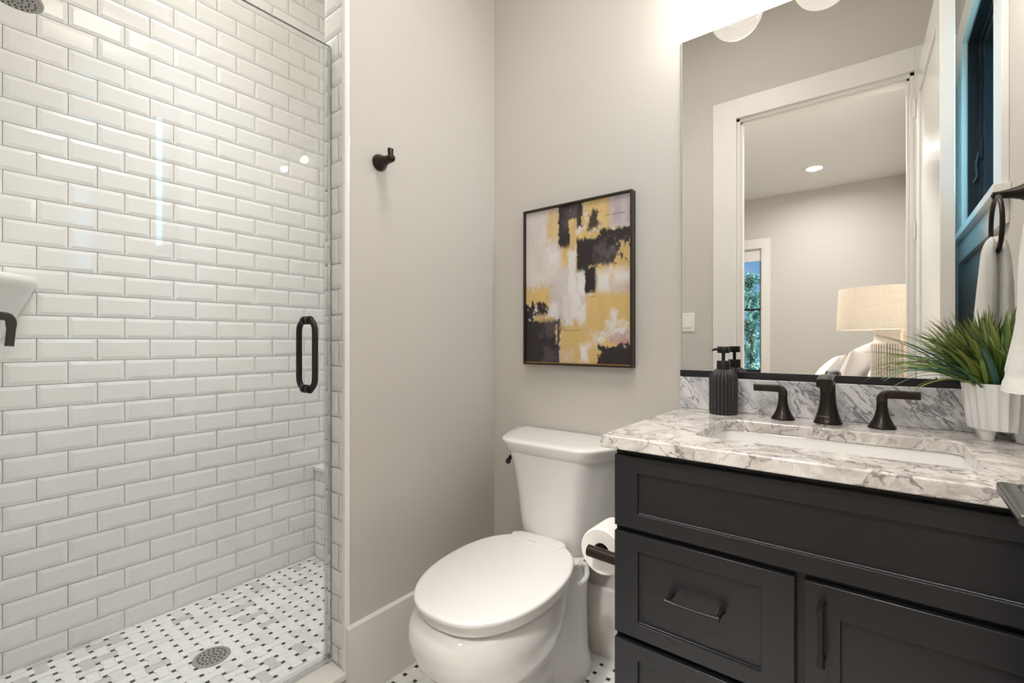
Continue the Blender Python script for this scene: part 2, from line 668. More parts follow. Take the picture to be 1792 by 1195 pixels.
# ---- bevelled tile field
def tiles(k, org, u, v, n, W, H, uph, vph, Lt=0.157, Ht=0.0788, parity=0, bev=0.0135, dep=0.0026, g=0.0007, uclip0=None):
    org, u, v, n = map(Vector, (org, u, v, n))
    r0 = int(math.floor((0 - vph) / Ht)) - 1
    for r in range(r0, r0 + int(H / Ht) + 4):
        b0, b1 = vph + r * Ht, vph + (r + 1) * Ht
        b0, b1 = max(b0, 0.0), min(b1, H)
        if b1 - b0 < 0.006:
            continue
        sh = uph + (Lt / 2 if (r + parity) % 2 else 0)
        c = int(math.floor(-sh / Lt)) - 1
        while True:
            a0, a1 = sh + c * Lt, sh + (c + 1) * Lt
            c += 1
            if a0 > W:
                break
            a0, a1 = max(a0, 0.0), min(a1, W)
            if a1 - a0 < 0.006:
                continue
            x0, x1, y0, y1 = a0 + g, a1 - g, b0 + g, b1 - g
            bb = min(bev, (x1 - x0) * 0.4, (y1 - y0) * 0.4)
            P = lambda a, b, d: tuple(org + u * a + v * b + n * d)
            e = 0.0001
            vs_ = [P(x0, y0, e), P(x1, y0, e), P(x1, y1, e), P(x0, y1, e),
                   P(x0 + bb, y0 + bb, dep), P(x1 - bb, y0 + bb, dep), P(x1 - bb, y1 - bb, dep), P(x0 + bb, y1 - bb, dep)]
            k.add(vs_, [(4, 5, 6, 7), (0, 1, 5, 4), (1, 2, 6, 5), (2, 3, 7, 6), (3, 0, 4, 7)], 0)
    P = lambda a, b, d: tuple(org + u * a + v * b + n * d)
    k.add([P(0, 0, 0), P(W, 0, 0), P(W, H, 0), P(0, H, 0)], [(0, 1, 2, 3)], 1)


ZT = 3.04
VP = 0.0064
TL = [M['tile'], M['tile_grout']]
k = MB()
k.box((-1.1, YSH - 0.1, -0.1), (XW, 0, CZ), 1)
# joints of the west wall fall on y = -1.318 + .157 n (rows alternate)
tiles(k, (XW, YSH, 0.012), (0, 1, 0), (0, 0, 1), (1, 0, 0), -YSH, ZT - 0.012, (-1.318 - YSH) % 0.157, VP - 0.012, parity=0)
struct(k.build('wall_shower_west', TL), 'long shower wall of white bevelled subway tiles', 'wall')
k = MB()
k.box((XW, YSH - 0.1, -0.1), (-0.02, YSH, CZ), 1)
tiles(k, (XW, YSH, 0.012), (1, 0, 0), (0, 0, 1), (0, 1, 0), -0.02 - XW, ZT - 0.012, 0.03, VP - 0.012)
k.box((-0.02, YS, -0.1), (0.0, YSH, CZ), 1)
struct(k.build('wall_shower_south', TL), 'tiled shower wall carrying the shower head and valve', 'wall')
k = MB()
tiles(k, (XW, -0.002, 0.012), (1, 0, 0), (0, 0, 1), (0, -1, 0), -0.123 - XW, ZT - 0.012, 0.05, VP - 0.012)
struct(k.build('wall_shower_north', TL), 'tiled shower end wall above the bench', 'wall')
k = MB()
k.box((-0.123, -0.692, 0.0), (-0.1085, -0.003, CZ), 1)
k.box((-0.1085, -0.692, 0.0), (-0.0005, -0.6805, CZ), 1)
tiles(k, (-0.123, -0.692, 0.10), (1, 0, 0), (0, 0, 1), (0, -1, 0), 0.108, ZT - 0.10, 0.0, VP - 0.10 - 0.006)
tiles(k, (-0.123, -0.003, 0.012), (0, -1, 0), (0, 0, 1), (-1, 0, 0), 0.689, ZT - 0.012, 0.04, VP - 0.012)
struct(k.build('wall_shower_jamb', TL), 'narrow tiled end face of the partition beside the glass door', 'wall')
k = MB()
prof = [(-0.0155, -0.6995), (-0.006, -0.7005), (0.0005, -0.6985), (0.0035, -0.694), (0.0035, -0.684), (-0.0155, -0.684)]
k.loft([[(x, y, 0.102) for x, y in prof], [(x, y, CZ - 0.002) for x, y in prof]])
struct(k.build('trim_1', M['tile'], smooth=True), 'white bullnose strip finishing the tiled partition end', 'trim')

# bench
k = MB()
k.box((XW + 0.006, -0.246, 0.0), (-0.129, -0.0075, 0.452), 1)
tiles(k, (XW + 0.006, -0.246, 0.012), (1, 0, 0), (0, 0, 1), (0, -1, 0), -0.129 - XW - 0.006, 0.44, 0.06, VP - 0.012, parity=1)
bench = struct(k.build('trim_2', TL), 'tiled shower bench block at the shower end', 'bench')
bx('bench_top', (XW + 0.006, -0.256, 0.452), (-0.129, -0.0075, 0.472), M['quartz'], bench, bevel=0.003)

# curb
k = MB()
k.box((-0.123, YSH + 0.003, 0.0), (-0.008, -0.6925, 0.082), 1)
tiles(k, (-0.008, YSH + 0.003, 0.0), (0, 1, 0), (0, 0, 1), (1, 0, 0), 0.75, 0.082, 0.0, 0.002)
curb = struct(k.build('trim_3', TL), 'low tiled shower curb under the glass door', 'curb')
bx('curb_cap', (-0.136, YSH + 0.003, 0.082), (0.006, -0.6925, 0.104), M['quartz'], curb, bevel=0.004, bseg=3)


# ---- basketweave mosaic
def mosaic(k, x0, x1, y0, y1, z, px, py, s=0.049, g=0.0125, seed=1, gr=0.0009):
    rr = random.Random(seed)
    w = s - g
    cu = 0.0035
    i0, i1 = int(math.floor((x0 - px) / s)) - 1, int(math.ceil((x1 - px) / s)) + 1
    j0, j1 = int(math.floor((y0 - py) / s)) - 1, int(math.ceil((y1 - py) / s)) + 1

    def poly(pts, mi, top):
        pts = [(min(max(p[0], x0), x1), min(max(p[1], y0), y1)) for p in pts]
        xs = [p[0] for p in pts]
        ys = [p[1] for p in pts]
        if max(xs) - min(xs) < 0.001 or max(ys) - min(ys) < 0.001:
            return
        n = len(pts)
        cx, cy = sum(xs) / n, sum(ys) / n
        k.add([(x, y, z + top) for x, y in pts] + [(cx, cy, z + top)], [(q, (q + 1) % n, n) for q in range(n)], mi)
    for i in range(i0, i1):
        for j in range(j0, j1):
            dx, dy = px + i * s, py + j * s           # dot centre
            h = g / 2 - gr * 0.5
            poly([(dx - h, dy - h), (dx + h, dy - h), (dx + h, dy + h), (dx - h, dy + h)], 3, 0.0006)
            cx, cy = dx + s / 2, dy + s / 2           # crossing centre
            q = rr.random()
            mi = 0 if q < 0.66 else (1 if q < 0.91 else 2)
            hl, hw = w / 2 + g - gr, w / 2 - gr       # half length, half width
            pts = []
            nseg = 5
            # rope piece: long sides pinched in, short ends bulging out
            for t in range(nseg + 1):
                a = -1 + 2 * t / nseg
                lim = hw / hl
                d = cu * (1 - min(1, (a / lim) ** 2)) if abs(a) < lim else 0
                pts.append((a * hl, -hw + d))
            for t in range(1, nseg):
                a = -1 + 2 * t / nseg
                pts.append((hl + cu * (1 - a * a) , a * hw))
            for t in range(nseg + 1):
                a = 1 - 2 * t / nseg
                lim = hw / hl
                d = cu * (1 - min(1, (a / lim) ** 2)) if abs(a) < lim else 0
                pts.append((a * hl, hw - d))
            for t in range(1, nseg):
                a = 1 - 2 * t / nseg
                pts.append((-hl - cu * (1 - a * a), a * hw))
            if (i + j) % 2:
                pts = [(-b, a) for a, b in pts]
            poly([(cx + a, cy + b) for a, b in pts], mi, 0.0)


MOS = [M['mos_a'], M['mos_b'], M['mos_c'], M['mos_k'], M['mos_g']]
k = MB()
mosaic(k, 0.0, XE, YB, 0.0, 0.0, 0.035, -0.0085, seed=3)
k.add([(0, YB, -0.0012), (XE, YB, -0.0012), (XE, 0, -0.0012), (0, 0, -0.0012)], [(0, 1, 2, 3)], 4)
struct(k.build('floor', MOS), 'white marble basketweave mosaic floor with black dots', 'floor')
k = MB()
mosaic(k, XW, -0.123, YSH, -0.003, 0.012, -0.665, -0.774, s=0.0485, seed=5)
k.add([(XW, YSH, 0.0108), (-0.123, YSH, 0.0108), (-0.123, -0.003, 0.0108), (XW, -0.003, 0.0108)], [(0, 1, 2, 3)], 4)
struct(k.build('floor_shower', MOS), 'shower floor of marble basketweave mosaic with black dots', 'floor')

# ---- baseboards


def baseboard(name, a, b, nrm, label, h=0.238, th=0.015):
    k = MB()
    a, b, n = Vector(a), Vector(b), Vector(nrm)
    prof = [(0, 0), (th, 0), (th, h - 0.004), (th - 0.004, h), (0, h)]
    k.loft([[tuple(p + n * d + Vector((0, 0, z))) for d, z in prof] for p in (a, b)])
    return struct(k.build(name, M['trim'], smooth=True), label, 'baseboard')


baseboard('baseboard_west', (0, -0.697, 0), (0, 0, 0), (1, 0, 0), 'tall white baseboard left of the toilet')
baseboard('baseboard_north', (0.0155, 0, 0), (0.79, 0, 0), (0, -1, 0), 'tall white baseboard behind the toilet')
baseboard('baseboard_south', (0.0, YS, 0), (0.47, YS, 0), (0, 1, 0), 'white baseboard on the doorway wall')
baseboard('baseboard_east', (XE, YS, 0), (XE, -0.56, 0), (-1, 0, 0), 'white baseboard under the black window')

# ---- door opening: jamb lining, casings
k = MB()
for x0, x1 in ((0.473, DX0), (DX1, XE - 0.001)):
    k.box((x0, YS, 0.0), (x1, YS + 0.018, DZ + 0.116))
    k.box((x0, YB - 0.018, 0.0), (min(x1, 1.541), YB, DZ + 0.116))
k.box((DX0, YS, DZ), (DX1, YS + 0.018, DZ + 0.116))
k.box((DX0, YB - 0.018, DZ), (DX1, YB, DZ + 0.116))
k.box((DX0 - 0.0, YB, 0.0), (DX0 + 0.018, YS, DZ))
k.box((DX1 - 0.018, YB, 0.0), (DX1, YS, DZ))
k.box((DX0, YB, DZ - 0.018), (DX1, YS, DZ))
k.box((DX0 + 0.018, -1.605, 0.0), (DX0 + 0.03, -1.568, DZ - 0.018))
k.box((DX1 - 0.03, -1.605, 0.0), (DX1 - 0.018, -1.568, DZ - 0.018))
k.box((DX0 + 0.018, -1.605, DZ - 0.03), (DX1 - 0.018, -1.568, DZ - 0.018))
struct(k.build('trim_4', M['trim'], bevel=0.0015), 'white casing and jambs of the bedroom doorway', 'trim')

# ---- open door leaf
door = thing('door_1', (1.418, -1.532, 0.0), 'white panelled door standing open against the window wall', 'door', kind='structure')
door.rotation_euler = (0, 0, 0)
LW, LT, LH = 0.792, 0.040, 2.40


def door_local(k):
    # built along +Y from the hinge, west face at x = 0, then turned
    st, pr = 0.115, 0.009
    k.box((0, 0, 0.008), (LT, st, LH))
    k.box((0, LW - st, 0.008), (LT, LW, LH))
    for z0, z1 in ((0.008, 0.24), (0.90, 1.02), (LH - 0.125, LH)):
        k.box((0, st, z0), (LT, LW - st, z1))
    for z0, z1 in ((0.24, 0.90), (1.02, LH - 0.125)):
        k.box((pr, st, z0), (LT - pr, LW - st, z1))


ANG = math.radians(-1.6)
rot = Matrix.Rotation(ANG, 4, 'Z')


def local_build(k, name, m, bevel=0.0, smooth=False, parent=None):
    me_v = [tuple((rot @ Vector(p)) + door.location) for p in k.v]
    k.v = me_v
    return k.build(name, m, parent or door, bevel=bevel, smooth=smooth)


k = MB()
door_local(k)
leaf = local_build(k, 'door_leaf', M['door'], bevel=0.0018)
k = MB()
for sx in (0, 1):
    xf = 0.0 if sx == 0 else LT
    d = -1 if sx == 0 else 1
    k.lathe([(0.0, 0), (0.026, d * 0.0), (0.026, d * 0.007), (0.0, d * 0.008)], (xf, LW - 0.062, 0.945), 'x', 32)
    k.lathe([(0.0095, 0), (0.0085, d * 0.06)], (xf, LW - 0.062, 0.945), 'x', 24)
    y1 = LW - 0.050
    pts = [(xf + d * 0.045, y1 - 0.012, 0.945), (xf + d * 0.060, y1 - 0.010, 0.945), (xf + d * 0.066, y1 - 0.022, 0.945), (xf + d * 0.067, y1 - 0.06, 0.945), (xf + d * 0.067, y1 - 0.125, 0.945)]
    k.tube([(xf + d * 0.067, y1, 0.945), (xf + d * 0.067, y1 - 0.04, 0.945), (xf + d * 0.067, y1 - 0.122, 0.945)], 0.01, n=20, ell=[(0.0085, 0.0062), (0.0085, 0.006), (0.0085, 0.005)])
    k.tube([(xf + d * 0.055, y1 - 0.0062, 0.945), (xf + d * 0.0745, y1 - 0.0062, 0.945)], 0.006, n=16, ell=(0.0060, 0.0060))
lev = local_build(k, 'door_handle', M['lever'], bevel=0.001, smooth=True)
lev['label'] = 'grey metal door lever'
for hz in (0.2, 0.9, 1.6, 2.2):
    k = MB()
    k.lathe([(0.006, 0), (0.006, 0.09)], (-0.006, -0.002, hz), 'z', 14)
    local_build(k, 'hinge', M['trim'], smooth=True)

# ---- bathroom window (east)
win = thing('window_1', (XE, (WY0 + WY1) / 2, WZ0), 'black framed casement window with blue daylight, seen in the mirror', 'window', kind='structure')
k = MB()
XI = XE - 0.017
k.box((XI, WY1, WZ0), (XE, WY1 + 0.118, WZ1 + 0.118))
k.box((XI, WY0 - 0.118, WZ0), (XE, WY0, WZ1 + 0.118))
k.box((XI, WY0, WZ1), (XE, WY1, WZ1 + 0.118))
k.build('window_casing', M['trim'], win, bevel=0.0015)
k = MB()
k.box((XE - 0.039, WY0 - 0.135, WZ0 - 0.028), (XE, WY1 + 0.148, WZ0))
k.build('window_stool', M['trim'], win, bevel=0.002)
bx('window_apron', (XI, WY0 - 0.118, WZ0 - 0.112), (XE, WY1 + 0.118, WZ0 - 0.0285), M['trim'], win, bevel=0.0015)
k = MB()
for f0, f1, xa, xb in ((0.0, 0.012, XE + 0.001, XE + 0.12), (0.012, 0.030, XE + 0.034, XE + 0.12), (0.030, 0.058, XE + 0.044, XE + 0.085)):
    k.box((xa, WY0 + f0, WZ0 + f0), (xb, WY0 + f1, WZ1 - f0))
    k.box((xa, WY1 - f1, WZ0 + f0), (xb, WY1 - f0, WZ1 - f0))
    k.box((xa, WY0 + f1, WZ0 + f0), (xb, WY1 - f1, WZ0 + f1))
    k.box((xa, WY0 + f1, WZ1 - f1), (xb, WY1 - f1, WZ1 - f0))
k.build('window_frame', M['black_frame'], win, bevel=0.0012)
bx('window_pane', (XE + 0.060, WY0 + 0.056, WZ0 + 0.056), (XE + 0.064, WY1 - 0.056, WZ1 - 0.056), M['win_glass'], win)
k = MB()
yl = WY0 + 0.034
k.tube([(XE + 0.044, yl, 1.90), (XE + 0.030, yl + 0.002, 1.885), (XE + 0.022, yl + 0.003, 1.84), (XE + 0.026, yl + 0.003, 1.79), (XE + 0.014, yl + 0.003, 1.765)], [0.006, 0.006, 0.005, 0.0055, 0.0045], n=12)
k.box((XE + 0.034, yl - 0.008, 1.86), (XE + 0.042, yl + 0.010, 1.94))
k.build('window_lock', M['black_frame'], win, smooth=True)

# ------------------------------------------------------------------ bedroom shell (seen in the mirror)
YF = -5.62
struct(bx('floor_bedroom', (-1.2, YF - 0.2, -0.1), (XE, YB, -0.002), M['wood_floor']), 'oak bedroom floor beyond the doorway', 'floor')
bwx0, bwx1, bwz0, bwz1 = -0.80, 0.035, 0.66, 2.37
wall_boxes([((-1.2, YF - 0.2, -0.1), (bwx0, YF, CZ)), ((bwx1, YF - 0.2, -0.1), (XE + 0.15, YF, CZ)),
            ((bwx0, YF - 0.2, -0.1), (bwx1, YF, bwz0)), ((bwx0, YF - 0.2, bwz1), (bwx1, YF, CZ))],
           'wall_bedroom_south', M['wall_bed'], 'grey bedroom wall with the tree view window, seen in the mirror')
wall_boxes([((XE, YF, -0.1), (XE + 0.15, YB, CZ))], 'wall_bedroom_east', M['wall_bed'], 'grey bedroom wall behind the headboard')
wall_boxes([((-1.3, YF - 0.2, -0.1), (-1.2, 0.12, CZ))], 'wall_bedroom_west', M['wall_bed'], 'plain grey wall at the far side of the bedroom')
w2 = thing('window_2', ((bwx0 + bwx1) / 2, YF, bwz0), 'tall bedroom window with a tree outside, seen in the mirror', 'window', kind='structure')
k = MB()
for x0, x1 in ((bwx0 - 0.10, bwx0), (bwx1, bwx1 + 0.105)):
    k.box((x0, YF, 0.60), (x1, YF + 0.018, bwz1 + 0.13))
k.box((bwx0, YF, bwz1), (bwx1, YF + 0.018, bwz1 + 0.13))
k.box((bwx0, YF, 0.60), (bwx1, YF + 0.018, bwz0))
k.box((bwx0, YF - 0.05, bwz1 - 0.012), (bwx1, YF, bwz1))
for x0, x1 in ((bwx0, bwx0 + 0.012), (bwx1 - 0.012, bwx1)):
    k.box((x0, YF - 0.05, bwz0), (x1, YF, bwz1))
k.build('window_casing', M['trim'], w2, bevel=0.002)
k = MB()
for f0, f1, ya, yb in ((0.0, 0.03, YF - 0.13, YF - 0.05),):
    k.box((bwx0 + f0, ya, bwz0), (bwx0 + f1, yb, bwz1))
    k.box((bwx1 - f1, ya, bwz0), (bwx1 - f0, yb, bwz1))
    k.box((bwx0, ya, bwz0), (bwx1, yb, bwz0 + 0.05))
    k.box((bwx0, ya, bwz1 - 0.04), (bwx1, yb, bwz1))
k.box((bwx0, YF - 0.10, 1.530), (bwx1, YF - 0.075, 1.557))
k.box((bwx0 + 0.41, YF - 0.10, bwz0), (bwx0 + 0.44, YF - 0.075, bwz1))
k.build('window_frame', M['black_frame'], w2, bevel=0.001)
bx('window_pane', (bwx0, YF - 0.090, bwz0 + 0.04), (bwx1, YF - 0.086, bwz1 - 0.03), M['tint_glass'], w2)
bx('roller_blind', (bwx0 + 0.014, YF - 0.045, 2.20), (bwx1 - 0.014, YF - 0.02, 2.355), M['duvet'], w2, bevel=0.004)
# white window trim on the bedroom east wall
k = MB()
k.box((XE - 0.018, -4.93, 0.5), (XE, -4.81, 2.37))
k.box((XE - 0.018, -3.62, 0.5), (XE, -3.50, 2.37))
k.box((XE - 0.034, -5.0, 2.37), (XE, -3.43, 2.50))
k.box((XE - 0.010, -4.81, 0.5), (XE, -3.62, 2.37))
struct(k.build('trim_5', M['trim'], bevel=0.003), 'white trim with projecting header on the bedroom side wall', 'trim')

# outside
struct(bx('ground', (-30, -40, -3.6), (30, 30, -3.4), M['lawn']), 'green lawn below the bedroom window', 'ground')

# ------------------------------------------------------------------ bedroom downlight and added fill discs


def downlight(loc, label, power, color, rad, spread=170):
    t = thing('ceiling_light', loc, label, 'ceiling light', 'round ceiling lights')
    k = MB()
    x, y, z = loc
    k.lathe([(rad - 0.004, -0.003), (rad, -0.012), (rad + 0.016, -0.012), (rad + 0.020, 0.0)], (x, y, z), 'z', 48, cap0=False, cap1=False)
    k.build('trim_ring', M['plate'], t, smooth=True)
    k = MB()
    k.lathe([(0.0, -0.006), (rad, -0.006)], (x, y, z), 'z', 40, cap0=False, cap1=False)
    k.build('diffuser', M['led'], t)
    lamp('downlight', 'AREA', (0, 0, -0.013), power, color, rad * 2, t, math.radians(spread))
    return t


WARM = (1.0, 0.945, 0.885)
NEUT = (1.0, 0.98, 0.96)
downlight((0.62, -0.80, CZ), 'added round fill light over the bathroom floor, out of view', P_BATH_FILL, NEUT, 0.26, 110)  # added unseen disc, soft fill for the whole bathroom
downlight((-0.50, -0.80, CZ), 'added round fill light over the shower, out of view', P_SHOWER_FILL, (0.97, 0.985, 1.0), 0.26, 72)  # added unseen disc that brightens the shower floor and lower walls
downlight((0.716, -4.73, CZ), 'round flush light on the bedroom ceiling seen in the mirror', P_BED * 0.62, (1.0, 0.97, 0.93), 0.075)
downlight((0.80, -2.30, CZ), 'added round fill light on the bedroom ceiling just outside the doorway', P_BED * 2.0, (1.0, 0.975, 0.945), 0.16)  # added fill hidden above the door head, shining in through the doorway

# ------------------------------------------------------------------ vanity
VX0, VX1 = 0.797, 1.558
YC = -0.515     # carcass front
YD = -0.535     # door and drawer faces
CT = 0.865
van = thing('vanity_cabinet', ((VX0 + VX1) / 2, -0.27, 0.0), 'matte black shaker vanity cabinet under the marble countertop', 'cabinet')
k = MB()
k.box((VX0, YC, 0.10), (VX1, -0.002, 0.70))
k.box((VX0, YC, 0.70), (VX0 + 0.018, -0.002, CT))
k.box((VX1 - 0.018, YC, 0.70), (VX1, -0.002, CT))
k.box((VX0 + 0.018, YC, 0.70), (VX1 - 0.018, YC + 0.018, CT))
k.box((VX0 + 0.018, -0.018, 0.70), (VX1 - 0.018, -0.002, CT))
k.box((VX0, YC + 0.07, 0.0), (VX1, -0.002, 0.10))
k.build('carcass', M['cabinet'], van, bevel=0.001)


def shaker(k, x0, x1, z0, z1, rail, yf=YD, th=0.0195, pr=0.009):
    yb = yf + th
    k.box((x0, yf, z0), (x0 + rail, yb, z1))
    k.box((x1 - rail, yf, z0), (x1, yb, z1))
    k.box((x0 + rail, yf, z1 - rail), (x1 - rail, yb, z1))
    k.box((x0 + rail, yf, z0), (x1 - rail, yb, z0 + rail))
    k.box((x0 + rail, yf + pr, z0 + rail), (x1 - rail, yb, z1 - rail))


def shaker2(name, x0, x1, z0, z1, rs, rt, rb):
    k = MB()
    yf, yb, pr = YD, YD + 0.0195, 0.009
    # one front with a recessed panel
    o = [(x0, z0), (x1, z0), (x1, z1), (x0, z1)]
    i = [(x0 + rs, z0 + rb), (x1 - rs, z0 + rb), (x1 - rs, z1 - rt), (x0 + rs, z1 - rt)]
    v = [(x, yf, z) for x, z in o] + [(x, yf, z) for x, z in i] + [(x, yf + pr, z) for x, z in i] + [(x, yb, z) for x, z in o]
    f = [(8, 9, 10, 11)]
    for a in range(4):
        b = (a + 1) % 4
        f += [(a, b, 4 + b, 4 + a), (4 + a, 4 + b, 8 + b, 8 + a), (a, 12 + a, 12 + b, b)]
    f.append((15, 14, 13, 12))
    k.add(v, f)
    return k.build(name, M['cabinet'], van, bevel=0.0013, bseg=2)


def pull(name, parent, c, horiz=True, half=0.049):
    cx, cz = c
    k = MB()
    yb, yo = YD + 0.009 if horiz else YD, YD - 0.026
    pts, rad = [], []
    for t in np.linspace(-1, 1, 15):
        a = t * half * 1.06
        pts.append((cx + a, yo - 0.002 * (1 - t * t), cz) if horiz else (cx, yo - 0.002 * (1 - t * t), cz + a))
        rad.append(0.0036 + 0.0026 * abs(t) ** 2.2)
    k.tube(pts, rad, n=16)
    for sgn in (-1, 1):
        a = sgn * half
        p0 = (cx + a, yb, cz) if horiz else (cx, yb, cz + a)
        p1 = (cx + a, yo, cz) if horiz else (cx, yo, cz + a)
        k.tube([p0, tuple(0.5 * (q + w_) for q, w_ in zip(p0, p1)), p1], [0.0062, 0.0042, 0.0046], n=14)
    return k.build(name, M['black_metal'], parent, smooth=True)


shaker2('drawer_front', 0.801, 1.552, 0.692, 0.849, 0.053, 0.034, 0.033)
d1 = shaker2('drawer', 0.801, 1.148, 0.456, 0.680, 0.054, 0.034, 0.032)
pull('drawer_pull', d1, (0.976, 0.573))
d2 = shaker2('drawer', 0.801, 1.148, 0.130, 0.442, 0.054, 0.034, 0.034)
pull('drawer_pull', d2, (0.976, 0.30))
dr = shaker2('cabinet_door', 1.162, 1.552, 0.130, 0.680, 0.053, 0.053, 0.053)
pull('door_pull', dr, (1.189, 0.603), False, 0.047)

# ---- countertop with sink cut-out, upstand
ctop = thing('countertop', (1.17, -0.28, CT), 'polished grey veined marble countertop on the black vanity', 'countertop')
CX0, CX1, CY0, CY1, CZT = 0.777, XE - 0.002, -0.557, -0.0005, 0.893
HX0, HX1, HY0, HY1, HR = 0.944, 1.402, -0.442, -0.165, 0.03


def rrect(x0, x1, y0, y1, r, n=6):
    pts = []
    for (cx, cy, a0) in ((x1 - r, y1 - r, 0), (x0 + r, y1 - r, 90), (x0 + r, y0 + r, 180), (x1 - r, y0 + r, 270)):
        for t in range(n + 1):
            a = math.radians(a0 + 90 * t / n)
            pts.append((cx + r * math.cos(a), cy + r * math.sin(a)))
    return pts


def slab_with_hole(name, m, parent, outer, inner, z0, z1, bev):
    bm = bmesh.new()
    es = []
    for loop in (outer, inner):
        vs_ = [bm.verts.new((x, y, z1)) for x, y in loop]
        es += [bm.edges.new((vs_[a], vs_[(a + 1) % len(vs_)])) for a in range(len(vs_))]
    bmesh.ops.triangle_fill(bm, use_beauty=True, edges=es)
    fs = bm.faces[:]
    ret = bmesh.ops.extrude_face_region(bm, geom=fs)
    for v in [g for g in ret['geom'] if isinstance(g, bmesh.types.BMVert)]:
        v.co.z = z0
    bmesh.ops.recalc_face_normals(bm, faces=bm.faces)
    me = bpy.data.meshes.new(name)
    bm.to_mesh(me)
    bm.free()
    me.materials.append(m)
    me.shade_smooth()
    me.set_sharp_from_angle(angle=math.radians(30))
    o = bpy.data.objects.new(name, me)
    COL.objects.link(o)
    if parent:
        o.parent = parent
        o.location = -parent_loc(parent)
    bv = o.modifiers.new('bevel', 'BEVEL')
    bv.width = bev
    bv.segments = 3
    bv.limit_method = 'ANGLE'
    bv.angle_limit = math.radians(50)
    return o


slab_with_hole('slab', M['marble'], ctop, [(CX0, CY0), (CX1, CY0), (CX1, CY1), (CX0, CY1)], rrect(HX0, HX1, HY0, HY1, HR), CT, CZT, 0.003)
bx('backsplash', (CX0, -0.020, CZT + 0.0003), (CX1, -0.0005, 0.9905), M['marble_bs'], ctop, bevel=0.0015)

# ---- undermount sink
k = MB()
def ring(x0, x1, y0, y1, r, z):
    return [(x, y, z) for x, y in rrect(x0, x1, y0, y1, r)]
rings = [ring(HX0 - 0.03, HX1 + 0.03, HY0 - 0.03, HY1 + 0.03, 0.04, CT - 0.0008),
         ring(HX0 - 0.004, HX1 + 0.004, HY0 - 0.004, HY1 + 0.004, 0.034, CT - 0.0008),
         ring(HX0 - 0.003, HX1 + 0.003, HY0 - 0.003, HY1 + 0.003, 0.034, CT - 0.004),
         ring(HX0 + 0.004, HX1 - 0.004, HY0 + 0.003, HY1 - 0.003, 0.034, CT - 0.09),
         ring(HX0 + 0.012, HX1 - 0.012, HY0 + 0.010, HY1 - 0.010, 0.034, CT - 0.118),
         ring(HX0 + 0.03, HX1 - 0.03, HY0 + 0.027, HY1 - 0.027, 0.03, CT - 0.132),
         ring(1.15, 1.20, -0.33, -0.28, 0.024, CT - 0.138)]
k.loft(rings, cap0=False, cap1=True)
orings = [ring(HX0 - 0.03, HX1 + 0.03, HY0 - 0.03, HY1 + 0.03, 0.04, CT - 0.0008),
          ring(HX0 - 0.03, HX1 + 0.03, HY0 - 0.03, HY1 + 0.03, 0.04, CT - 0.012),
          ring(HX0 - 0.012, HX1 + 0.012, HY0 - 0.012, HY1 + 0.012, 0.04, CT - 0.015),
          ring(HX0 - 0.008, HX1 + 0.008, HY0 - 0.008, HY1 + 0.008, 0.04, CT - 0.12),
          ring(HX0 + 0.03, HX1 - 0.03, HY0 + 0.03, HY1 - 0.03, 0.03, CT - 0.15)]
k.loft(orings, cap0=False, cap1=True)
sink = k.build('sink', M['porcelain'], smooth=True, autosmooth=50)
tag(sink, 'white rectangular undermount basin below the marble cut-out', 'sink')
k = MB()
k.lathe([(0.0, -0.1355), (0.020, -0.1355), (0.022, -0.1375)], (1.175, -0.305, CT), 'z', 28, cap0=False, cap1=False)
k.build('sink_drain', M['bronze'], sink, smooth=True)

# ------------------------------------------------------------------ faucet (wide-set, three pieces)
fau = thing('faucet', (1.166, -0.074, CZT), 'dark bronze widespread faucet behind the sink', 'faucet')


def bell(rb, rt, h, foot=0.004):
    p = [(0.0, 0.0), (rb, 0.0), (rb * 1.0, foot)]
    for t in np.linspace(0.02, 1, 16):
        p.append((rt + (rb * 0.97 - rt) * (1 - t) ** 2.4, foot + 0.001 + t * (h - foot)))
    return p


k = MB()
FX, FY = 1.166, -0.074
k.lathe(bell(0.031, 0.0165, 0.088), (FX, FY, CZT), 'z', 48)
spath = catmull([(FX, FY, CZT + 0.084), (FX, FY - 0.003, CZT + 0.098), (FX, FY - 0.018, CZT + 0.112), (FX, FY - 0.052, CZT + 0.1145), (FX, FY - 0.098, CZT + 0.107)], 6)
ells = []
for i in range(len(spath)):
    t = i / (len(spath) - 1)
    ells.append((0.0163 + 0.0008 * t, 0.0163 - 0.0055 * min(1, t * 1.5)))
k.tube([tuple(p) for p in spath], 0.016, n=28, ell=ells)
k.lathe([(0.0, -0.010), (0.0105, -0.010), (0.0115, 0.004), (0.0, 0.004)], (FX, FY - 0.084, CZT + 0.0985), 'z', 24)
sp = k.build('spout', M['bronze'], fau, smooth=True, autosmooth=40)
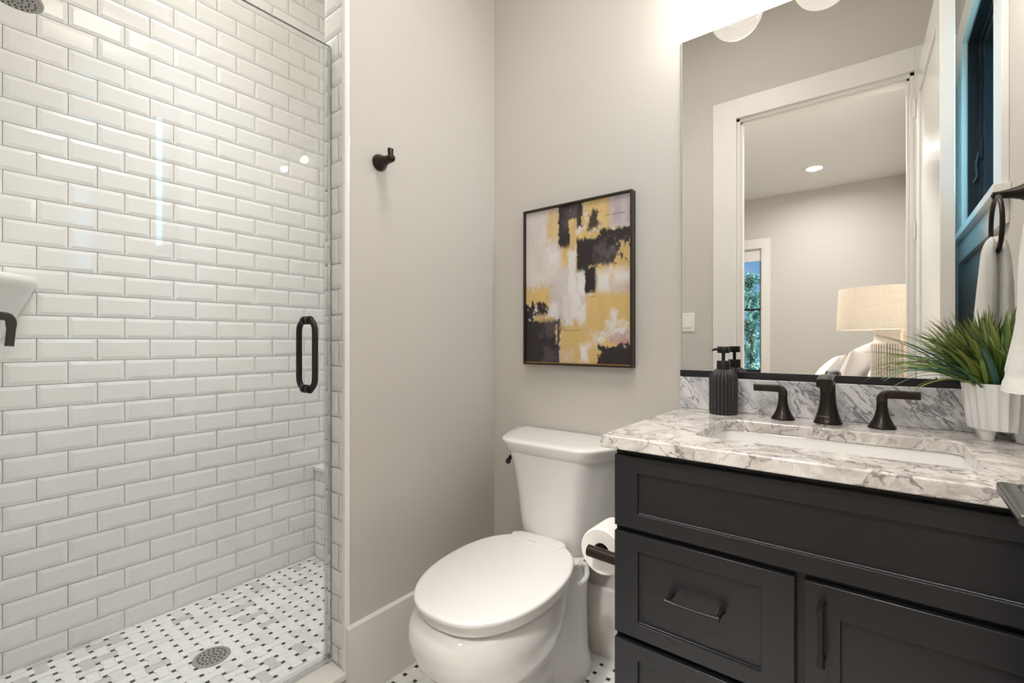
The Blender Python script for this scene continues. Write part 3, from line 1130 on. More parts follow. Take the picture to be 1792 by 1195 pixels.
# small pale maker's mark, a row of strokes too fine to read
k = MB()
for i in range(7):
    a = (i - 3) * 0.14 - PI / 2 - 0.30
    zz = CZT + 0.0185
    rr_ = 0.0262
    cx, cy = FX + rr_ * math.cos(a), FY + rr_ * math.sin(a)
    tx, ty = -math.sin(a), math.cos(a)
    nx, ny = math.cos(a), math.sin(a)
    w_ = 0.0010 if i % 2 else 0.0013
    k.add([(cx - tx * w_ + nx * 0.0004, cy - ty * w_ + ny * 0.0004, zz), (cx + tx * w_ + nx * 0.0004, cy + ty * w_ + ny * 0.0004, zz),
           (cx + tx * w_ - nx * 0.0004, cy + ty * w_ - ny * 0.0004, zz + 0.0016), (cx - tx * w_ - nx * 0.0004, cy - ty * w_ - ny * 0.0004, zz + 0.0016)], [(0, 1, 2, 3)])
k.build('makers_mark', M['mark'], sp)
for hx, hy, d in ((1.0665, -0.074, -1), (1.2735, -0.076, 1)):
    k = MB()
    k.lathe(bell(0.0275, 0.0105, 0.062), (hx, hy, CZT), 'z', 44)
    hb = k.build('faucet_handle', M['bronze'], fau, smooth=True, autosmooth=40)
    k = MB()
    k.lathe([(0.0109, 0.0), (0.0109, 0.004)], (hx, hy, CZT + 0.0625), 'z', 28)
    lp = catmull([(hx, hy, CZT + 0.064), (hx, hy, CZT + 0.072), (hx + d * 0.006, hy, CZT + 0.0795), (hx + d * 0.018, hy, CZT + 0.0815), (hx + d * 0.070, hy, CZT + 0.0815)], 6)
    le = []
    for i in range(len(lp)):
        t = i / (len(lp) - 1)
        le.append((0.0105 - 0.001 * t, 0.0105 - 0.004 * min(1, t * 1.5)))
    k.tube([tuple(p) for p in lp], 0.01, n=26, ell=le)
    k.build('lever', M['bronze'], hb, smooth=True, autosmooth=40)

# ------------------------------------------------------------------ soap dispenser
SX, SY = 0.9175, -0.072
soap = thing('soap_dispenser', (SX, SY, CZT), 'ribbed matte black soap pump bottle beside the sink', 'soap dispenser')
k = MB()
rings = []
NR = 22
prof = [(0.0355, 0.0), (0.0372, 0.002), (0.038, 0.006), (0.038, 0.098), (0.0372, 0.106), (0.0345, 0.114), (0.029, 0.121), (0.022, 0.1265), (0.0165, 0.129)]
for r, h in prof:
    rr_ = []
    amp = 0.0022 if r > 0.02 else 0.0008
    for j in range(NR * 8):
        a = 2 * PI * j / (NR * 8)
        q = abs(math.cos(a * NR / 2)) ** 0.75
        rad = r - amp * (1 - q) * 1.4
        rr_.append((SX + rad * math.cos(a), SY + rad * math.sin(a), CZT + h))
    rings.append(rr_)
k.loft(rings)
k.build('bottle', M['soap'], soap, smooth=True, autosmooth=60)
k = MB()
k.lathe([(0.0175, 0.126), (0.0178, 0.128), (0.0178, 0.1505), (0.017, 0.152), (0.0, 0.152)], (SX, SY, CZT), 'z', 40)
k.build('collar', M['black_metal'], soap, smooth=True)
k = MB()
k.lathe([(0.0048, 0.150), (0.0048, 0.176)], (SX, SY, CZT), 'z', 20)
k.lathe([(0.0, 0.174), (0.0158, 0.174), (0.0165, 0.1755), (0.0165, 0.191), (0.0155, 0.1925), (0.0, 0.1925)], (SX, SY, CZT), 'z', 40)
dv = Vector((-0.62, -0.78, 0)).normalized()
k.tube([(SX, SY, CZT + 0.184), tuple(Vector((SX, SY, CZT + 0.185)) + dv * 0.030), tuple(Vector((SX, SY, CZT + 0.182)) + dv * 0.036)], [0.004, 0.0035, 0.003], n=12)
k.build('pump_head', M['black_metal'], soap, smooth=True)

# ------------------------------------------------------------------ mirror
mir = thing('mirror', (1.17, -0.006, 0.99), 'large frameless mirror above the marble upstand', 'mirror')
MX0, MX1, MZ0, MZ1 = 0.776, XE - 0.002, 1.006, 2.046
k = MB()
bw = 0.004
yb, yf_ = -0.001, -0.006
v = [(MX0, -0.0052, MZ0), (MX1, -0.0052, MZ0), (MX1, -0.0052, MZ1), (MX0, -0.0052, MZ1),
     (MX0 + bw, yf_, MZ0 + bw), (MX1 - bw, yf_, MZ0 + bw), (MX1 - bw, yf_, MZ1 - bw), (MX0 + bw, yf_, MZ1 - bw),
     (MX0, yb, MZ0), (MX1, yb, MZ0), (MX1, yb, MZ1), (MX0, yb, MZ1)]
k.add(v, [(4, 5, 6, 7)], 0)
f = []
for a in range(4):
    b = (a + 1) % 4
    f += [(a, b, 4 + b, 4 + a), (a, 8 + a, 8 + b, b)]
f.append((11, 10, 9, 8))
k.add(v, f, 1)
k.build('mirror_glass', [M['mirror'], M['mirror_edge']], mir)
k = MB()
k.box((MX0 - 0.001, -0.0115, 0.9915), (MX1, -0.001, 1.0055))
k.box((MX0 - 0.001, -0.0115, 1.0055), (MX1, -0.0075, 1.0105))
k.build('bottom_channel', M['channel'], mir, bevel=0.0006)

# ------------------------------------------------------------------ vanity light
vl = thing('vanity_light', (1.145, -0.02, 2.28), 'three globe wall light above the mirror, globes reflected', 'wall light')
k = MB()
k.box((0.88, -0.022, 2.24), (1.41, -0.0005, 2.32))
k.build('backplate', M['black_metal'], vl, bevel=0.004)
for gx in (0.912, 1.145, 1.378):
    k = MB()
    k.tube([(gx, -0.02, 2.28), (gx, -0.09, 2.285), (gx, -0.118, 2.27), (gx, -0.122, 2.222)], 0.008, n=14)
    k.lathe([(0.0, 0.0), (0.026, 0.0), (0.026, 0.024), (0.0, 0.028)], (gx, -0.122, 2.205), 'z', 28)
    arm = k.build('lamp_arm', M['black_metal'], vl, smooth=True)
    k = MB()
    prof = [(0.0765 * math.sin(a), -0.0765 * math.cos(a)) for a in np.linspace(0.02, PI - 0.34, 28)]
    k.lathe(prof, (gx, -0.122, 2.142), 'z', 48, cap0=True, cap1=False)
    k.build('globe', M['globe'], arm, smooth=True, autosmooth=180)
    lamp('bulb', 'POINT', (gx - 1.145, -0.122 + 0.02, 2.138 - 2.28), P_GLOBE, WARM, 0.016, vl)

# ------------------------------------------------------------------ painting
pt = thing('painting', (0.398, -0.015, 1.012), 'framed abstract painting in black, gold and white above the toilet', 'painting')
PX0, PX1, PZ0, PZ1 = 0.173, 0.6225, 1.0115, 1.6075
fw = 0.007
for a, b in (((PX0, -0.03, PZ0), (PX0 + fw, -0.0005, PZ1)), ((PX1 - fw, -0.03, PZ0), (PX1, -0.0005, PZ1)),
             ((PX0 + fw, -0.03, PZ1 - fw), (PX1 - fw, -0.0005, PZ1)), ((PX0 + fw, -0.03, PZ0), (PX1 - fw, -0.0005, PZ0 + fw))):
    bx('frame_rail', a, b, M['frame'], pt, bevel=0.0007)
bx('inner_lip', (PX0 + fw, -0.0215, PZ0 + fw), (PX1 - fw, -0.019, PZ0 + fw + 0.003), M['gold'], pt)


def art():
    NX, NY = 180, 240
    rs = np.random.RandomState(11)
    uu, vv = np.meshgrid(np.linspace(0, 1, NX), np.linspace(0, 1, NY))

    def vnoise(fx, fy):
        g = rs.rand(fy + 2, fx + 2)
        x, y = uu * fx, vv * fy
        xi, yi = x.astype(int), y.astype(int)
        xf, yf = x - xi, y - yi
        xf, yf = xf * xf * (3 - 2 * xf), yf * yf * (3 - 2 * yf)
        return (g[yi, xi] * (1 - xf) + g[yi, xi + 1] * xf) * (1 - yf) + (g[yi + 1, xi] * (1 - xf) + g[yi + 1, xi + 1] * xf) * yf

    def fbm(fx, fy):
        return (vnoise(fx, fy) * 0.5 + vnoise(fx * 2, fy * 2) * 0.28 + vnoise(fx * 4, fy * 4) * 0.22) - 0.5
    img = np.zeros((NY, NX, 3))

    def lin(r, g, b):
        return np.array(srgb(r, g, b)[:3])
    lilac, warmw = lin(203, 193, 192), lin(214, 206, 200)
    n0 = fbm(4, 5)
    img[:] = lilac + (warmw - lilac) * np.clip(n0 * 2.5 + 0.5, 0, 1)[..., None]
    img *= (1 + 0.25 * fbm(7, 7))[..., None]
    ragx, ragy = fbm(26, 40), fbm(40, 26)

    def patch(u0, u1, v0, v1, col, rag=0.03, soft=0.006, alpha=1.0, tex=0.25, fx=16, fy=5):
        d = np.minimum(np.minimum(uu - u0, u1 - uu), np.minimum(vv - v0, v1 - vv))
        d = d + rag * (ragx + ragy)
        m = np.clip(d / soft * 0.5 + 0.5, 0, 1) * alpha
        c = np.array(col)[None, None, :] * (1 + tex * 2 * fbm(fx, fy))[..., None]
        img[:] = img * (1 - m[..., None]) + np.clip(c, 0, 1) * m[..., None]
    K, G, Wh, Gr = lin(44, 37, 39), lin(212, 181, 120), lin(226, 223, 222), lin(110, 98, 100)
    patch(0.0, 0.25, 0.0, 0.30, lin(214, 205, 200), 0.05, 0.05, 0.7, 0.1)
    patch(0.23, 0.36, 0.01, 0.21, G, 0.07, 0.03, 0.9, 0.12)
    patch(0.34, 0.47, -0.1, 0.28, K, 0.03)
    patch(0.45, 0.585, -0.1, 0.15, K, 0.03)
    patch(0.41, 0.52, 0.01, 0.13, Gr, 0.10, 0.05, 0.5)
    patch(0.585, 0.84, -0.1, 0.21, G, 0.08, 0.02, 0.95, 0.15)
    patch(0.62, 0.72, 0.07, 0.19, K, 0.06, 0.01, 0.95)
    patch(0.66, 0.74, 0.17, 0.23, lin(190, 170, 160), 0.06, 0.02, 0.8)
    patch(0.83, 1.1, -0.1, 0.18, lin(186, 174, 178), 0.05, 0.03, 0.95)
    patch(0.50, 1.1, 0.19, 0.44, G, 0.05, 0.01)
    patch(0.52, 1.1, 0.225, 0.40, K, 0.045, 0.008)
    patch(0.74, 1.1, 0.19, 0.30, K, 0.04, 0.008)
    patch(0.52, 0.635, 0.23, 0.435, K, 0.02, 0.006)
    patch(0.70, 0.94, 0.29, 0.385, Gr, 0.14, 0.05, 0.6)
    patch(0.90, 1.1, 0.31, 0.42, G, 0.16, 0.01, 0.95)
    patch(0.45, 0.515, 0.10, 0.30, G, 0.03, 0.006)
    patch(0.355, 0.46, 0.26, 0.40, G, 0.07, 0.02, 0.95)
    patch(0.24, 0.36, 0.275, 0.37, Wh, 0.05, 0.03, 0.9, 0.06)
    patch(0.36, 0.44, 0.40, 0.57, lin(206, 198, 196), 0.03, 0.02, 0.9, 0.08)
    patch(0.44, 0.515, 0.29, 0.565, Wh, 0.03, 0.01, 0.95, 0.06)
    patch(0.52, 0.61, 0.425, 0.58, Wh, 0.03, 0.015, 0.9, 0.08)
    patch(0.66, 1.1, 0.42, 0.60, G, 0.06, 0.02)
    patch(0.595, 0.705, 0.41, 0.565, K, 0.03, 0.006)
    patch(0.715, 0.83, 0.44, 0.565, Wh, 0.03, 0.03, 0.95, 0.06)
    patch(0.86, 1.0, 0.44, 0.525, Wh, 0.04, 0.03, 0.9, 0.06)
    patch(0.84, 1.1, 0.525, 0.60, lin(196, 186, 192), 0.06, 0.04, 0.8)
    patch(-0.1, 0.27, 0.50, 0.64, G, 0.08, 0.012, 1, 0.12)
    patch(0.60, 1.1, 0.575, 1.1, G, 0.05, 0.015, 1, 0.08)
    patch(0.355, 0.66, 0.73, 1.1, G, 0.04, 0.01, 1, 0.08)
    patch(0.255, 0.335, 0.62, 0.705, Wh, 0.03, 0.02, 0.9, 0.06)
    patch(0.385, 0.48, 0.565, 0.755, lin(216, 210, 208), 0.03, 0.012, 0.95, 0.06)
    patch(0.47, 0.55, 0.565, 0.70, Wh, 0.03, 0.012, 0.95, 0.06)
    patch(0.55, 0.60, 0.63, 0.755, Wh, 0.05, 0.02, 0.9, 0.06)
    patch(0.80, 0.97, 0.755, 0.84, Wh, 0.08, 0.03, 0.95, 0.06)
    patch(0.835, 0.88, 0.68, 0.78, Wh, 0.03, 0.02, 0.95, 0.06)
    patch(0.67, 0.78, 0.82, 0.865, Wh, 0.08, 0.03, 0.9, 0.06)
    patch(0.55, 0.625, 0.885, 0.985, Wh, 0.04, 0.02, 0.95, 0.06)
    patch(0.39, 0.47, 0.935, 0.985, lin(206, 198, 196), 0.06, 0.03, 0.85)
    patch(0.84, 1.1, 0.83, 0.92, lin(176, 140, 146), 0.14, 0.03, 0.75)
    patch(-0.1, 0.355, 0.715, 1.1, K, 0.03, 0.008, 1, 0.35)
    patch(-0.1, 0.11, 0.62, 0.74, K, 0.10, 0.01, 1, 0.3)
    patch(0.125, 0.22, 0.61, 0.69, K, 0.10, 0.01, 1, 0.3)
    patch(0.08, 0.32, 0.695, 0.722, G, 0.05, 0.006, 0.95)
    patch(0.20, 0.335, 0.73, 0.83, Gr, 0.16, 0.04, 0.55)
    patch(0.20, 0.34, 0.90, 1.0, Gr, 0.16, 0.04, 0.45)
    patch(0.315, 0.33, 0.74, 0.88, G, 0.02, 0.005, 0.8)
    patch(0.72, 1.1, 0.885, 1.1, K, 0.06, 0.008, 1, 0.3)
    for (u0, u1, v0) in ((0.40, 0.55, 0.79), (0.78, 0.95, 0.105), (0.65, 0.69, 0.585)):
        patch(u0, u1, v0, v0 + 0.004, K, 0.006, 0.004, 0.6)
    k = MB()
    x = PX0 + fw + 0.001 + uu * (PX1 - PX0 - 2 * fw - 0.002)
    z = PZ1 - fw - 0.001 - vv * (PZ1 - PZ0 - 2 * fw - 0.002)
    k.v = [(a, -0.0205, b) for a, b in zip(x.ravel(), z.ravel())]
    k.col = [tuple(np.clip(c, 0, 1)) + (1.0,) for c in img.reshape(-1, 3)]
    for j in range(NY - 1):
        for i in range(NX - 1):
            a = j * NX + i
            k.f.append((a, a + 1, a + NX + 1, a + NX))
    k.mi = [0] * len(k.f)
    k.build('canvas', M['canvas'], pt, colors=True)


art()
bx('backing_board', (PX0 + fw, -0.0185, PZ0 + fw), (PX1 - fw, -0.001, PZ1 - fw), M['frame'], pt)

# ------------------------------------------------------------------ robe hook
hk = thing('robe_hook', (0.0, -0.575, 1.675), 'dark bronze robe hook on the left grey wall', 'hook')
k = MB()
hc = (0.0, -0.575, 1.675)
k.lathe([(0.0, 0.0005), (0.0265, 0.0005), (0.0268, 0.004), (0.024, 0.012), (0.0185, 0.022), (0.0145, 0.034), (0.0128, 0.048), (0.0125, 0.060), (0.0115, 0.067), (0.008, 0.0715), (0.0, 0.073)], hc, 'x', 44)
k.build('hook_base', M['bronze'], hk, smooth=True, autosmooth=50)
k = MB()
rings = []
for dz, a, b in ((0.004, 0.0085, 0.0075), (0.013, 0.0075, 0.006), (0.022, 0.0078, 0.006), (0.0315, 0.0085, 0.0062)):
    rings.append([(0.058 + dx * b, -0.575 + dy * a, 1.675 + dz) for dx, dy in rrect(-1, 1, -1, 1, 0.35, 4)])
k.loft(rings)
k.build('hook_peg', M['bronze'], hk, bevel=0.0008, smooth=True)

# ------------------------------------------------------------------ toilet
TX = 0.40
toi = thing('toilet', (TX, -0.40, 0.0), 'white two-piece toilet with closed lid beside the vanity', 'toilet')


def egg(xw, yf, yb, z, n=72, p=2.25, ycf=0.40, cx=TX):
    """egg outline: front tip yf (most negative), back yb, half width xw."""
    yc = yb + (yf - yb) * ycf
    pts = []
    for j in range(n):
        a = 2 * PI * j / n
        c, s_ = math.cos(a), math.sin(a)
        e = 2.0 / p
        x = xw * math.copysign(abs(c) ** e, c)
        if s_ < 0:
            y = yc + (yc - yf) * math.copysign(abs(s_) ** (2 / 2.05), s_)
        else:
            y = yc + (yb - yc) * math.copysign(abs(s_) ** e, s_)
        pts.append((cx + x, y, z))
    return pts


YAW = math.radians(3.6)


def yawed(k, tilt=0.0, yaw=None):
    # the bowl stands very slightly turned; the seat tilts down a touch to the front
    yaw = YAW if yaw is None else yaw
    c, s_ = math.cos(yaw), math.sin(yaw)
    px_, py_ = TX - 0.008, -0.24
    out = []
    for x, y, z in k.v:
        dx, dy = x - px_, y - py_
        out.append((px_ + dx * c - dy * s_, py_ + dx * s_ + dy * c, z + tilt * (dy + 0.25) + (0.002 if tilt else 0)))
    k.v = out


k = MB()
tab = [  # z, half width, front, back, p
    (0.000, 0.100, -0.565, -0.150, 2.8), (0.012, 0.100, -0.565, -0.150, 2.8), (0.030, 0.090, -0.553, -0.16, 2.7), (0.060, 0.083, -0.543, -0.17, 2.6),
    (0.110, 0.080, -0.540, -0.18, 2.5), (0.140, 0.083, -0.551, -0.19, 2.4), (0.165, 0.096, -0.580, -0.21, 2.35),
    (0.190, 0.118, -0.622, -0.235, 2.3), (0.215, 0.141, -0.662, -0.255, 2.25), (0.245, 0.161, -0.697, -0.265, 2.2),
    (0.280, 0.177, -0.724, -0.262, 2.2), (0.315, 0.186, -0.740, -0.255, 2.2), (0.345, 0.189, -0.745, -0.25, 2.2),
    (0.370, 0.186, -0.741, -0.245, 2.2), (0.388, 0.178, -0.730, -0.245, 2.2), (0.397, 0.163, -0.711, -0.25, 2.2)]
rings = []
for zz in np.linspace(0, 0.397, 52):
    xw, yf, yb, p = interp(tab, zz)
    ycf = 0.50
    rings.append(egg(xw, yf, yb, zz, p=p, ycf=ycf))
k.loft(rings)
# rear column and foot under the tank
rings = []
for zz, hw, yf, yb in ((0.0, 0.118, -0.335, -0.030), (0.014, 0.119, -0.335, -0.029), (0.03, 0.113, -0.33, -0.034), (0.07, 0.106, -0.325, -0.040), (0.20, 0.102, -0.32, -0.043), (0.33, 0.108, -0.32, -0.042), (0.385, 0.125, -0.32, -0.040), (0.400, 0.125, -0.32, -0.040), (0.404, 0.118, -0.31, -0.046)):
    rings.append(egg(hw, yf, yb, zz, p=2.9, ycf=0.5))
k.loft(rings)
yawed(k, yaw=math.radians(1.4))
k.build('bowl', M['porcelain'], toi, smooth=True, autosmooth=50)


def tank_ring(z, hf, hb, yf, yb, bow=0.012, n=10, r=0.03):
    # front edge half width hf at yf, back half width hb at yb, chamfered sides
    hm, ym = hf * 0.40 + hb * 0.60 + 0.008, yf * 0.50 + yb * 0.50
    poly = [(-hb, yb), (-hb, yb - 0.02), (-hm, ym), (-hf, yf), (hf, yf), (hm, ym), (hb, yb - 0.02), (hb, yb)]
    out = []
    m_ = len(poly)
    for i in range(m_):
        p0, p1, p2 = Vector(poly[i - 1]), Vector(poly[i]), Vector(poly[(i + 1) % m_])
        rr_ = r if i in (3, 4) else (0.05 if i in (2, 5) else 0.012)
        d0, d1 = (p0 - p1), (p2 - p1)
        rr_ = min(rr_, d0.length * 0.45, d1.length * 0.45)
        a, b = p1 + d0.normalized() * rr_, p1 + d1.normalized() * rr_
        for t in np.linspace(0, 1, 7):
            q = a * (1 - t) ** 2 + p1 * 2 * t * (1 - t) + b * t * t
            out.append(q)
        if i == 3:
            for t in np.linspace(0, 1, n)[1:-1]:
                q = b.lerp(Vector((-b.x, b.y)), t)
                out.append(q)
    res = []
    for q in out:
        y = q.y
        if abs(q.x) < hf:
            y -= bow * (1 - (q.x / hf) ** 2) * max(0.0, min(1.0, (yb - q.y) / (yb - yf)))
        res.append((TX + q.x, y, z))
    return res


k = MB()
tt = [(0.405, 0.095, 0.160, -0.196, -0.035), (0.43, 0.104, 0.172, -0.205, -0.03), (0.48, 0.109, 0.180, -0.210, -0.028), (0.56, 0.116, 0.192, -0.214, -0.026), (0.64, 0.126, 0.210, -0.220, -0.024), (0.70, 0.138, 0.228, -0.228, -0.022), (0.728, 0.146, 0.236, -0.233, -0.022)]
rings = [tank_ring(zz, *interp(tt, zz), r=0.036) for zz in np.linspace(0.405, 0.728, 22)]
k.loft(rings)
k.build('tank', M['porcelain'], toi, smooth=True, autosmooth=60)
k = MB()
rings = []
for zz, e in ((0.7215, -0.003), (0.7235, 0.001), (0.740, 0.007), (0.755, 0.014), (0.761, 0.0148), (0.7645, 0.0130), (0.7665, 0.008), (0.767, -0.03)):
    rings.append(tank_ring(zz, 0.155 + e * 0.9, 0.238 + e, -0.232 - e, -0.012 + min(e, 0.004), r=0.045))
k.loft(rings)
k.build('tank_lid', M['porcelain'], toi, smooth=True, autosmooth=60)
k = MB()
k.tube([(0.245, -0.168, 0.688), (0.228, -0.174, 0.688)], 0.010, n=20)
k.tube(catmull([(0.2285, -0.166, 0.695), (0.2305, -0.180, 0.690), (0.2365, -0.200, 0.683), (0.243, -0.216, 0.677)], 4), [0.006, 0.0065, 0.007, 0.007, 0.007, 0.007, 0.0072, 0.0075, 0.008, 0.0085, 0.009, 0.009, 0.007], n=14)
k.build('flush_lever', M['bronze'], toi, smooth=True)
# seat ring, lid, hinge cover
k = MB()
rings = [egg(0.176, -0.716, -0.235, 0.4045, p=2.35, ycf=0.48), egg(0.1795, -0.7195, -0.232, 0.407, p=2.35, ycf=0.48), egg(0.181, -0.721, -0.232, 0.429, p=2.35, ycf=0.48), egg(0.178, -0.718, -0.235, 0.432, p=2.35, ycf=0.48)]
k.loft(rings)
yawed(k, 0.024)
k.build('seat', M['seat'], toi, smooth=True)
k = MB()
rings = []
for zz, e in ((0.4335, -0.004), (0.4345, 0.0015), (0.4370, 0.0035), (0.4425, 0.0035), (0.4455, 0.0020), (0.4472, -0.001), (0.4480, -0.005), (0.4483, -0.012), (0.4486, -0.05), (0.4492, -0.11)):
    rings.append(egg(0.186 + e, -0.731 - e, -0.226 + e * 0.9, zz, p=2.35, ycf=0.50))
k.loft(rings)
yawed(k, 0.024)
k.build('seat_lid', M['seat'], toi, smooth=True, autosmooth=60)
k = MB()
hcov = [(-0.101, -0.244), (-0.080, -0.2265), (-0.035, -0.2195), (0.035, -0.2195), (0.080, -0.2265), (0.101, -0.244), (0.098, -0.252), (0.088, -0.292), (0.083, -0.297), (-0.083, -0.297), (-0.088, -0.292), (-0.098, -0.252)]


def hring(s, z):
    return [(TX - 0.006 + x * s, -0.26 + (y + 0.26) * s, z) for x, y in hcov]


k.loft([hring(0.99, 0.4335), hring(1.0, 0.436), hring(1.0, 0.4482), hring(0.985, 0.4505), hring(0.9, 0.4513), hring(0.5, 0.4516)])
yawed(k, 0.024)
hc_ = k.build('hinge_cover', M['seat'], toi, smooth=True, autosmooth=45)
k = MB()
for i in range(8):
    x = TX - 0.026 + i * 0.0040
    hh = 0.0046 if i in (0, 5, 6) else 0.0034
    k.box((x, -0.2775, 0.4514), (x + 0.0027, -0.2775 + hh * 0.6, 0.4520))
yawed(k, 0.024)
k.build('makers_mark', M['mark'], hc_)
k = MB()
k.tube(catmull([(TX + 0.150, -0.250, 0.425), (TX + 0.163, -0.235, 0.415), (TX + 0.168, -0.240, 0.385), (TX + 0.150, -0.255, 0.36)], 5), 0.008, n=12)
k.build('bidet_hose', M['seat'], toi, smooth=True)

# ------------------------------------------------------------------ toilet paper
tpx, tpz = 0.708, 0.562
hol = thing('toilet_paper_holder', (VX0, -0.44, 0.566), 'dark bronze toilet paper arm fixed to the vanity side', 'holder')
k = MB()
k.lathe([(0.0, 0.0), (0.024, 0.0), (0.024, 0.006), (0.014, 0.014)], (VX0 - 0.0005, -0.441, 0.566), 'x', 30)
k.v = [(2 * (VX0 - 0.0005) - x, y, z) for x, y, z in k.v]
k.tube([(VX0 - 0.004, -0.441, 0.566), (0.684, -0.441, 0.569)], 0.0142, n=24)
k.build('post', M['bronze'], hol, smooth=True)
k = MB()
k.tube([(tpx, -0.44, 0.570), (tpx, -0.30, 0.570)], 0.0075, n=20)
k.lathe([(0.0, 0.0), (0.011, 0.0), (0.011, 0.008), (0.0, 0.008)], (tpx, -0.30, 0.570), 'y', 20)
k.build('roll_arm', M['bronze'], hol, smooth=True)
roll = thing('toilet_paper_roll', (tpx, -0.37, tpz - 0.056), 'white toilet paper roll on the arm beside the vanity', 'toilet paper')
k = MB()
k.lathe([(0.022, -0.416), (0.0555, -0.4175), (0.0585, -0.4155), (0.059, -0.412), (0.059, -0.322), (0.0575, -0.319), (0.022, -0.318)], (tpx, 0, tpz), 'y', 56, cap0=False, cap1=False)
k.build('paper', M['paper'], roll, smooth=True)
k = MB()
k.lathe([(0.0215, -0.416), (0.0215, -0.318)], (tpx, 0, tpz), 'y', 40, cap0=False, cap1=False)
k.build('card_core', M['card'], roll, smooth=True)

# ------------------------------------------------------------------ planter
PLX, PLY = 1.472, -0.093
pl = thing('potted_grass', (PLX, PLY, CZT), 'white fluted footed pot of green grass beside the towel', 'potted plant')
k = MB()
NF = 24
rings = []


def flute(r, z, amp):
    out = []
    for j in range(NF * 8):
        a = 2 * PI * j / (NF * 8)
        q = abs(math.sin(a * NF / 2))
        rad = r - amp * (q ** 1.0)
        out.append((PLX + rad * math.cos(a), PLY + rad * math.sin(a), CZT + z))
    return out


for r, z, am in ((0.040, 0.0225, 0.0), (0.0525, 0.0235, 0.002), (0.0540, 0.0265, 0.003), (0.0592, 0.07, 0.0034), (0.0640, 0.116, 0.0032), (0.0646, 0.1185, 0.0026), (0.0636, 0.1195, 0.002), (0.0600, 0.1185, 0.0), (0.0580, 0.100, 0.0)):
    rings.append(flute(r, z, am))
k.loft(rings, cap0=True, cap1=False)
pot = k.build('pot', M['planter'], pl, smooth=True, autosmooth=50)
for a in (212, 312, 32, 132):
    fx, fy = PLX + 0.034 * math.cos(math.radians(a + 8)), PLY + 0.034 * math.sin(math.radians(a + 8))
    k = MB()
    k.lathe([(0.0, 0.0003), (0.0095, 0.0003), (0.0105, 0.002), (0.0145, 0.0228), (0.0, 0.0228)], (fx, fy, CZT), 'z', 24)
    k.build('pot_foot', M['planter'], pot, smooth=True)
k = MB()
k.lathe([(0.0585, 0.1085), (0.05, 0.111), (0.025, 0.113), (0.0, 0.1135)], (PLX, PLY, CZT), 'z', 32, cap0=False, cap1=False)
k.build('soil', M['soil'], pl, smooth=True)
k = MB()
rg = random.Random(21)


def blade(az, r0, ln, el0, bend, wmax, tone):
    base = Vector((PLX + r0 * math.cos(az + rg.uniform(-.6, .6)), PLY + r0 * math.sin(az + rg.uniform(-.6, .6)), CZT + 0.108))
    d = Vector((math.cos(az), math.sin(az), 0))
    side = Vector((-d.y, d.x, 0))
    pal = [(srgb(58, 98, 50), srgb(120, 140, 66)), (srgb(104, 138, 58), srgb(150, 150, 76)), (srgb(140, 150, 70), srgb(160, 142, 80)), (srgb(52, 92, 84), srgb(96, 130, 84)), (srgb(84, 120, 60), srgb(140, 120, 70))]
    c0, tip = pal[tone]
    p = base.copy()
    NS = 11
    o = len(k.v)
    tw = rg.uniform(-0.5, 0.5)
    curl = rg.uniform(-0.25, 0.25)
    for s_ in range(NS + 1):
        t = s_ / NS
        el = el0 - bend * t ** 1.3
        if s_:
            dd = (d * math.cos(curl * t) + side * math.sin(curl * t))
            p = p + (dd * math.cos(el) + Vector((0, 0, 1)) * math.sin(el)) * (ln / NS)
        p.y = min(p.y, -0.016)
        p.x = min(p.x, XE - 0.006)
        if p.z > 0.99 and p.x > 1.43:
            p.y = max(p.y, -0.160)
        w_ = wmax * min(1.0, 0.62 + t * 1.6) * (1 - t ** 2.2) + 0.0002
        up = Vector((-d.x * math.sin(el), -d.y * math.sin(el), math.cos(el)))
        sd = (side * math.cos(tw) + up * math.sin(tw))
        f_ = t ** 2.5
        col = tuple(c0[m_] * (1 - f_) + tip[m_] * f_ for m_ in range(3)) + (1,)
        k.v += [tuple(p - sd * w_), tuple(p + up * w_ * 0.35), tuple(p + sd * w_)]
        k.col += [col] * 3
        if s_:
            b_ = o + (s_ - 1) * 3
            k.f.extend([(b_, b_ + 1, b_ + 4, b_ + 3), (b_ + 1, b_ + 2, b_ + 5, b_ + 4)])
            k.mi.extend([0, 0])


for i in range(175):
    a = rg.gauss(math.radians(200), math.radians(60)) if i % 4 else rg.uniform(0, 2 * PI)
    lean = rg.uniform(0.1, 1.0)
    if math.cos(a) > 0.25:
        lean *= 0.4
    if math.sin(a) > 0.5:
        lean *= 0.6
    blade(a, rg.uniform(0.0, 0.046), rg.uniform(0.115, 0.185), math.radians(88 - 36 * lean), math.radians(rg.uniform(10, 60)) * (0.3 + lean), rg.uniform(0.0034, 0.0058), rg.choice((0, 0, 1, 1, 2, 3, 4)))
for i in range(26):
    a = math.radians(rg.uniform(165, 228))
    blade(a, rg.uniform(0.02, 0.05), rg.uniform(0.17, 0.235), math.radians(rg.uniform(22, 58)), math.radians(rg.uniform(28, 74)), rg.uniform(0.0026, 0.0042), rg.choice((0, 1, 1, 2, 3)))
k.build('grass_leaves', M['leaf'], pl, smooth=True, colors=True)

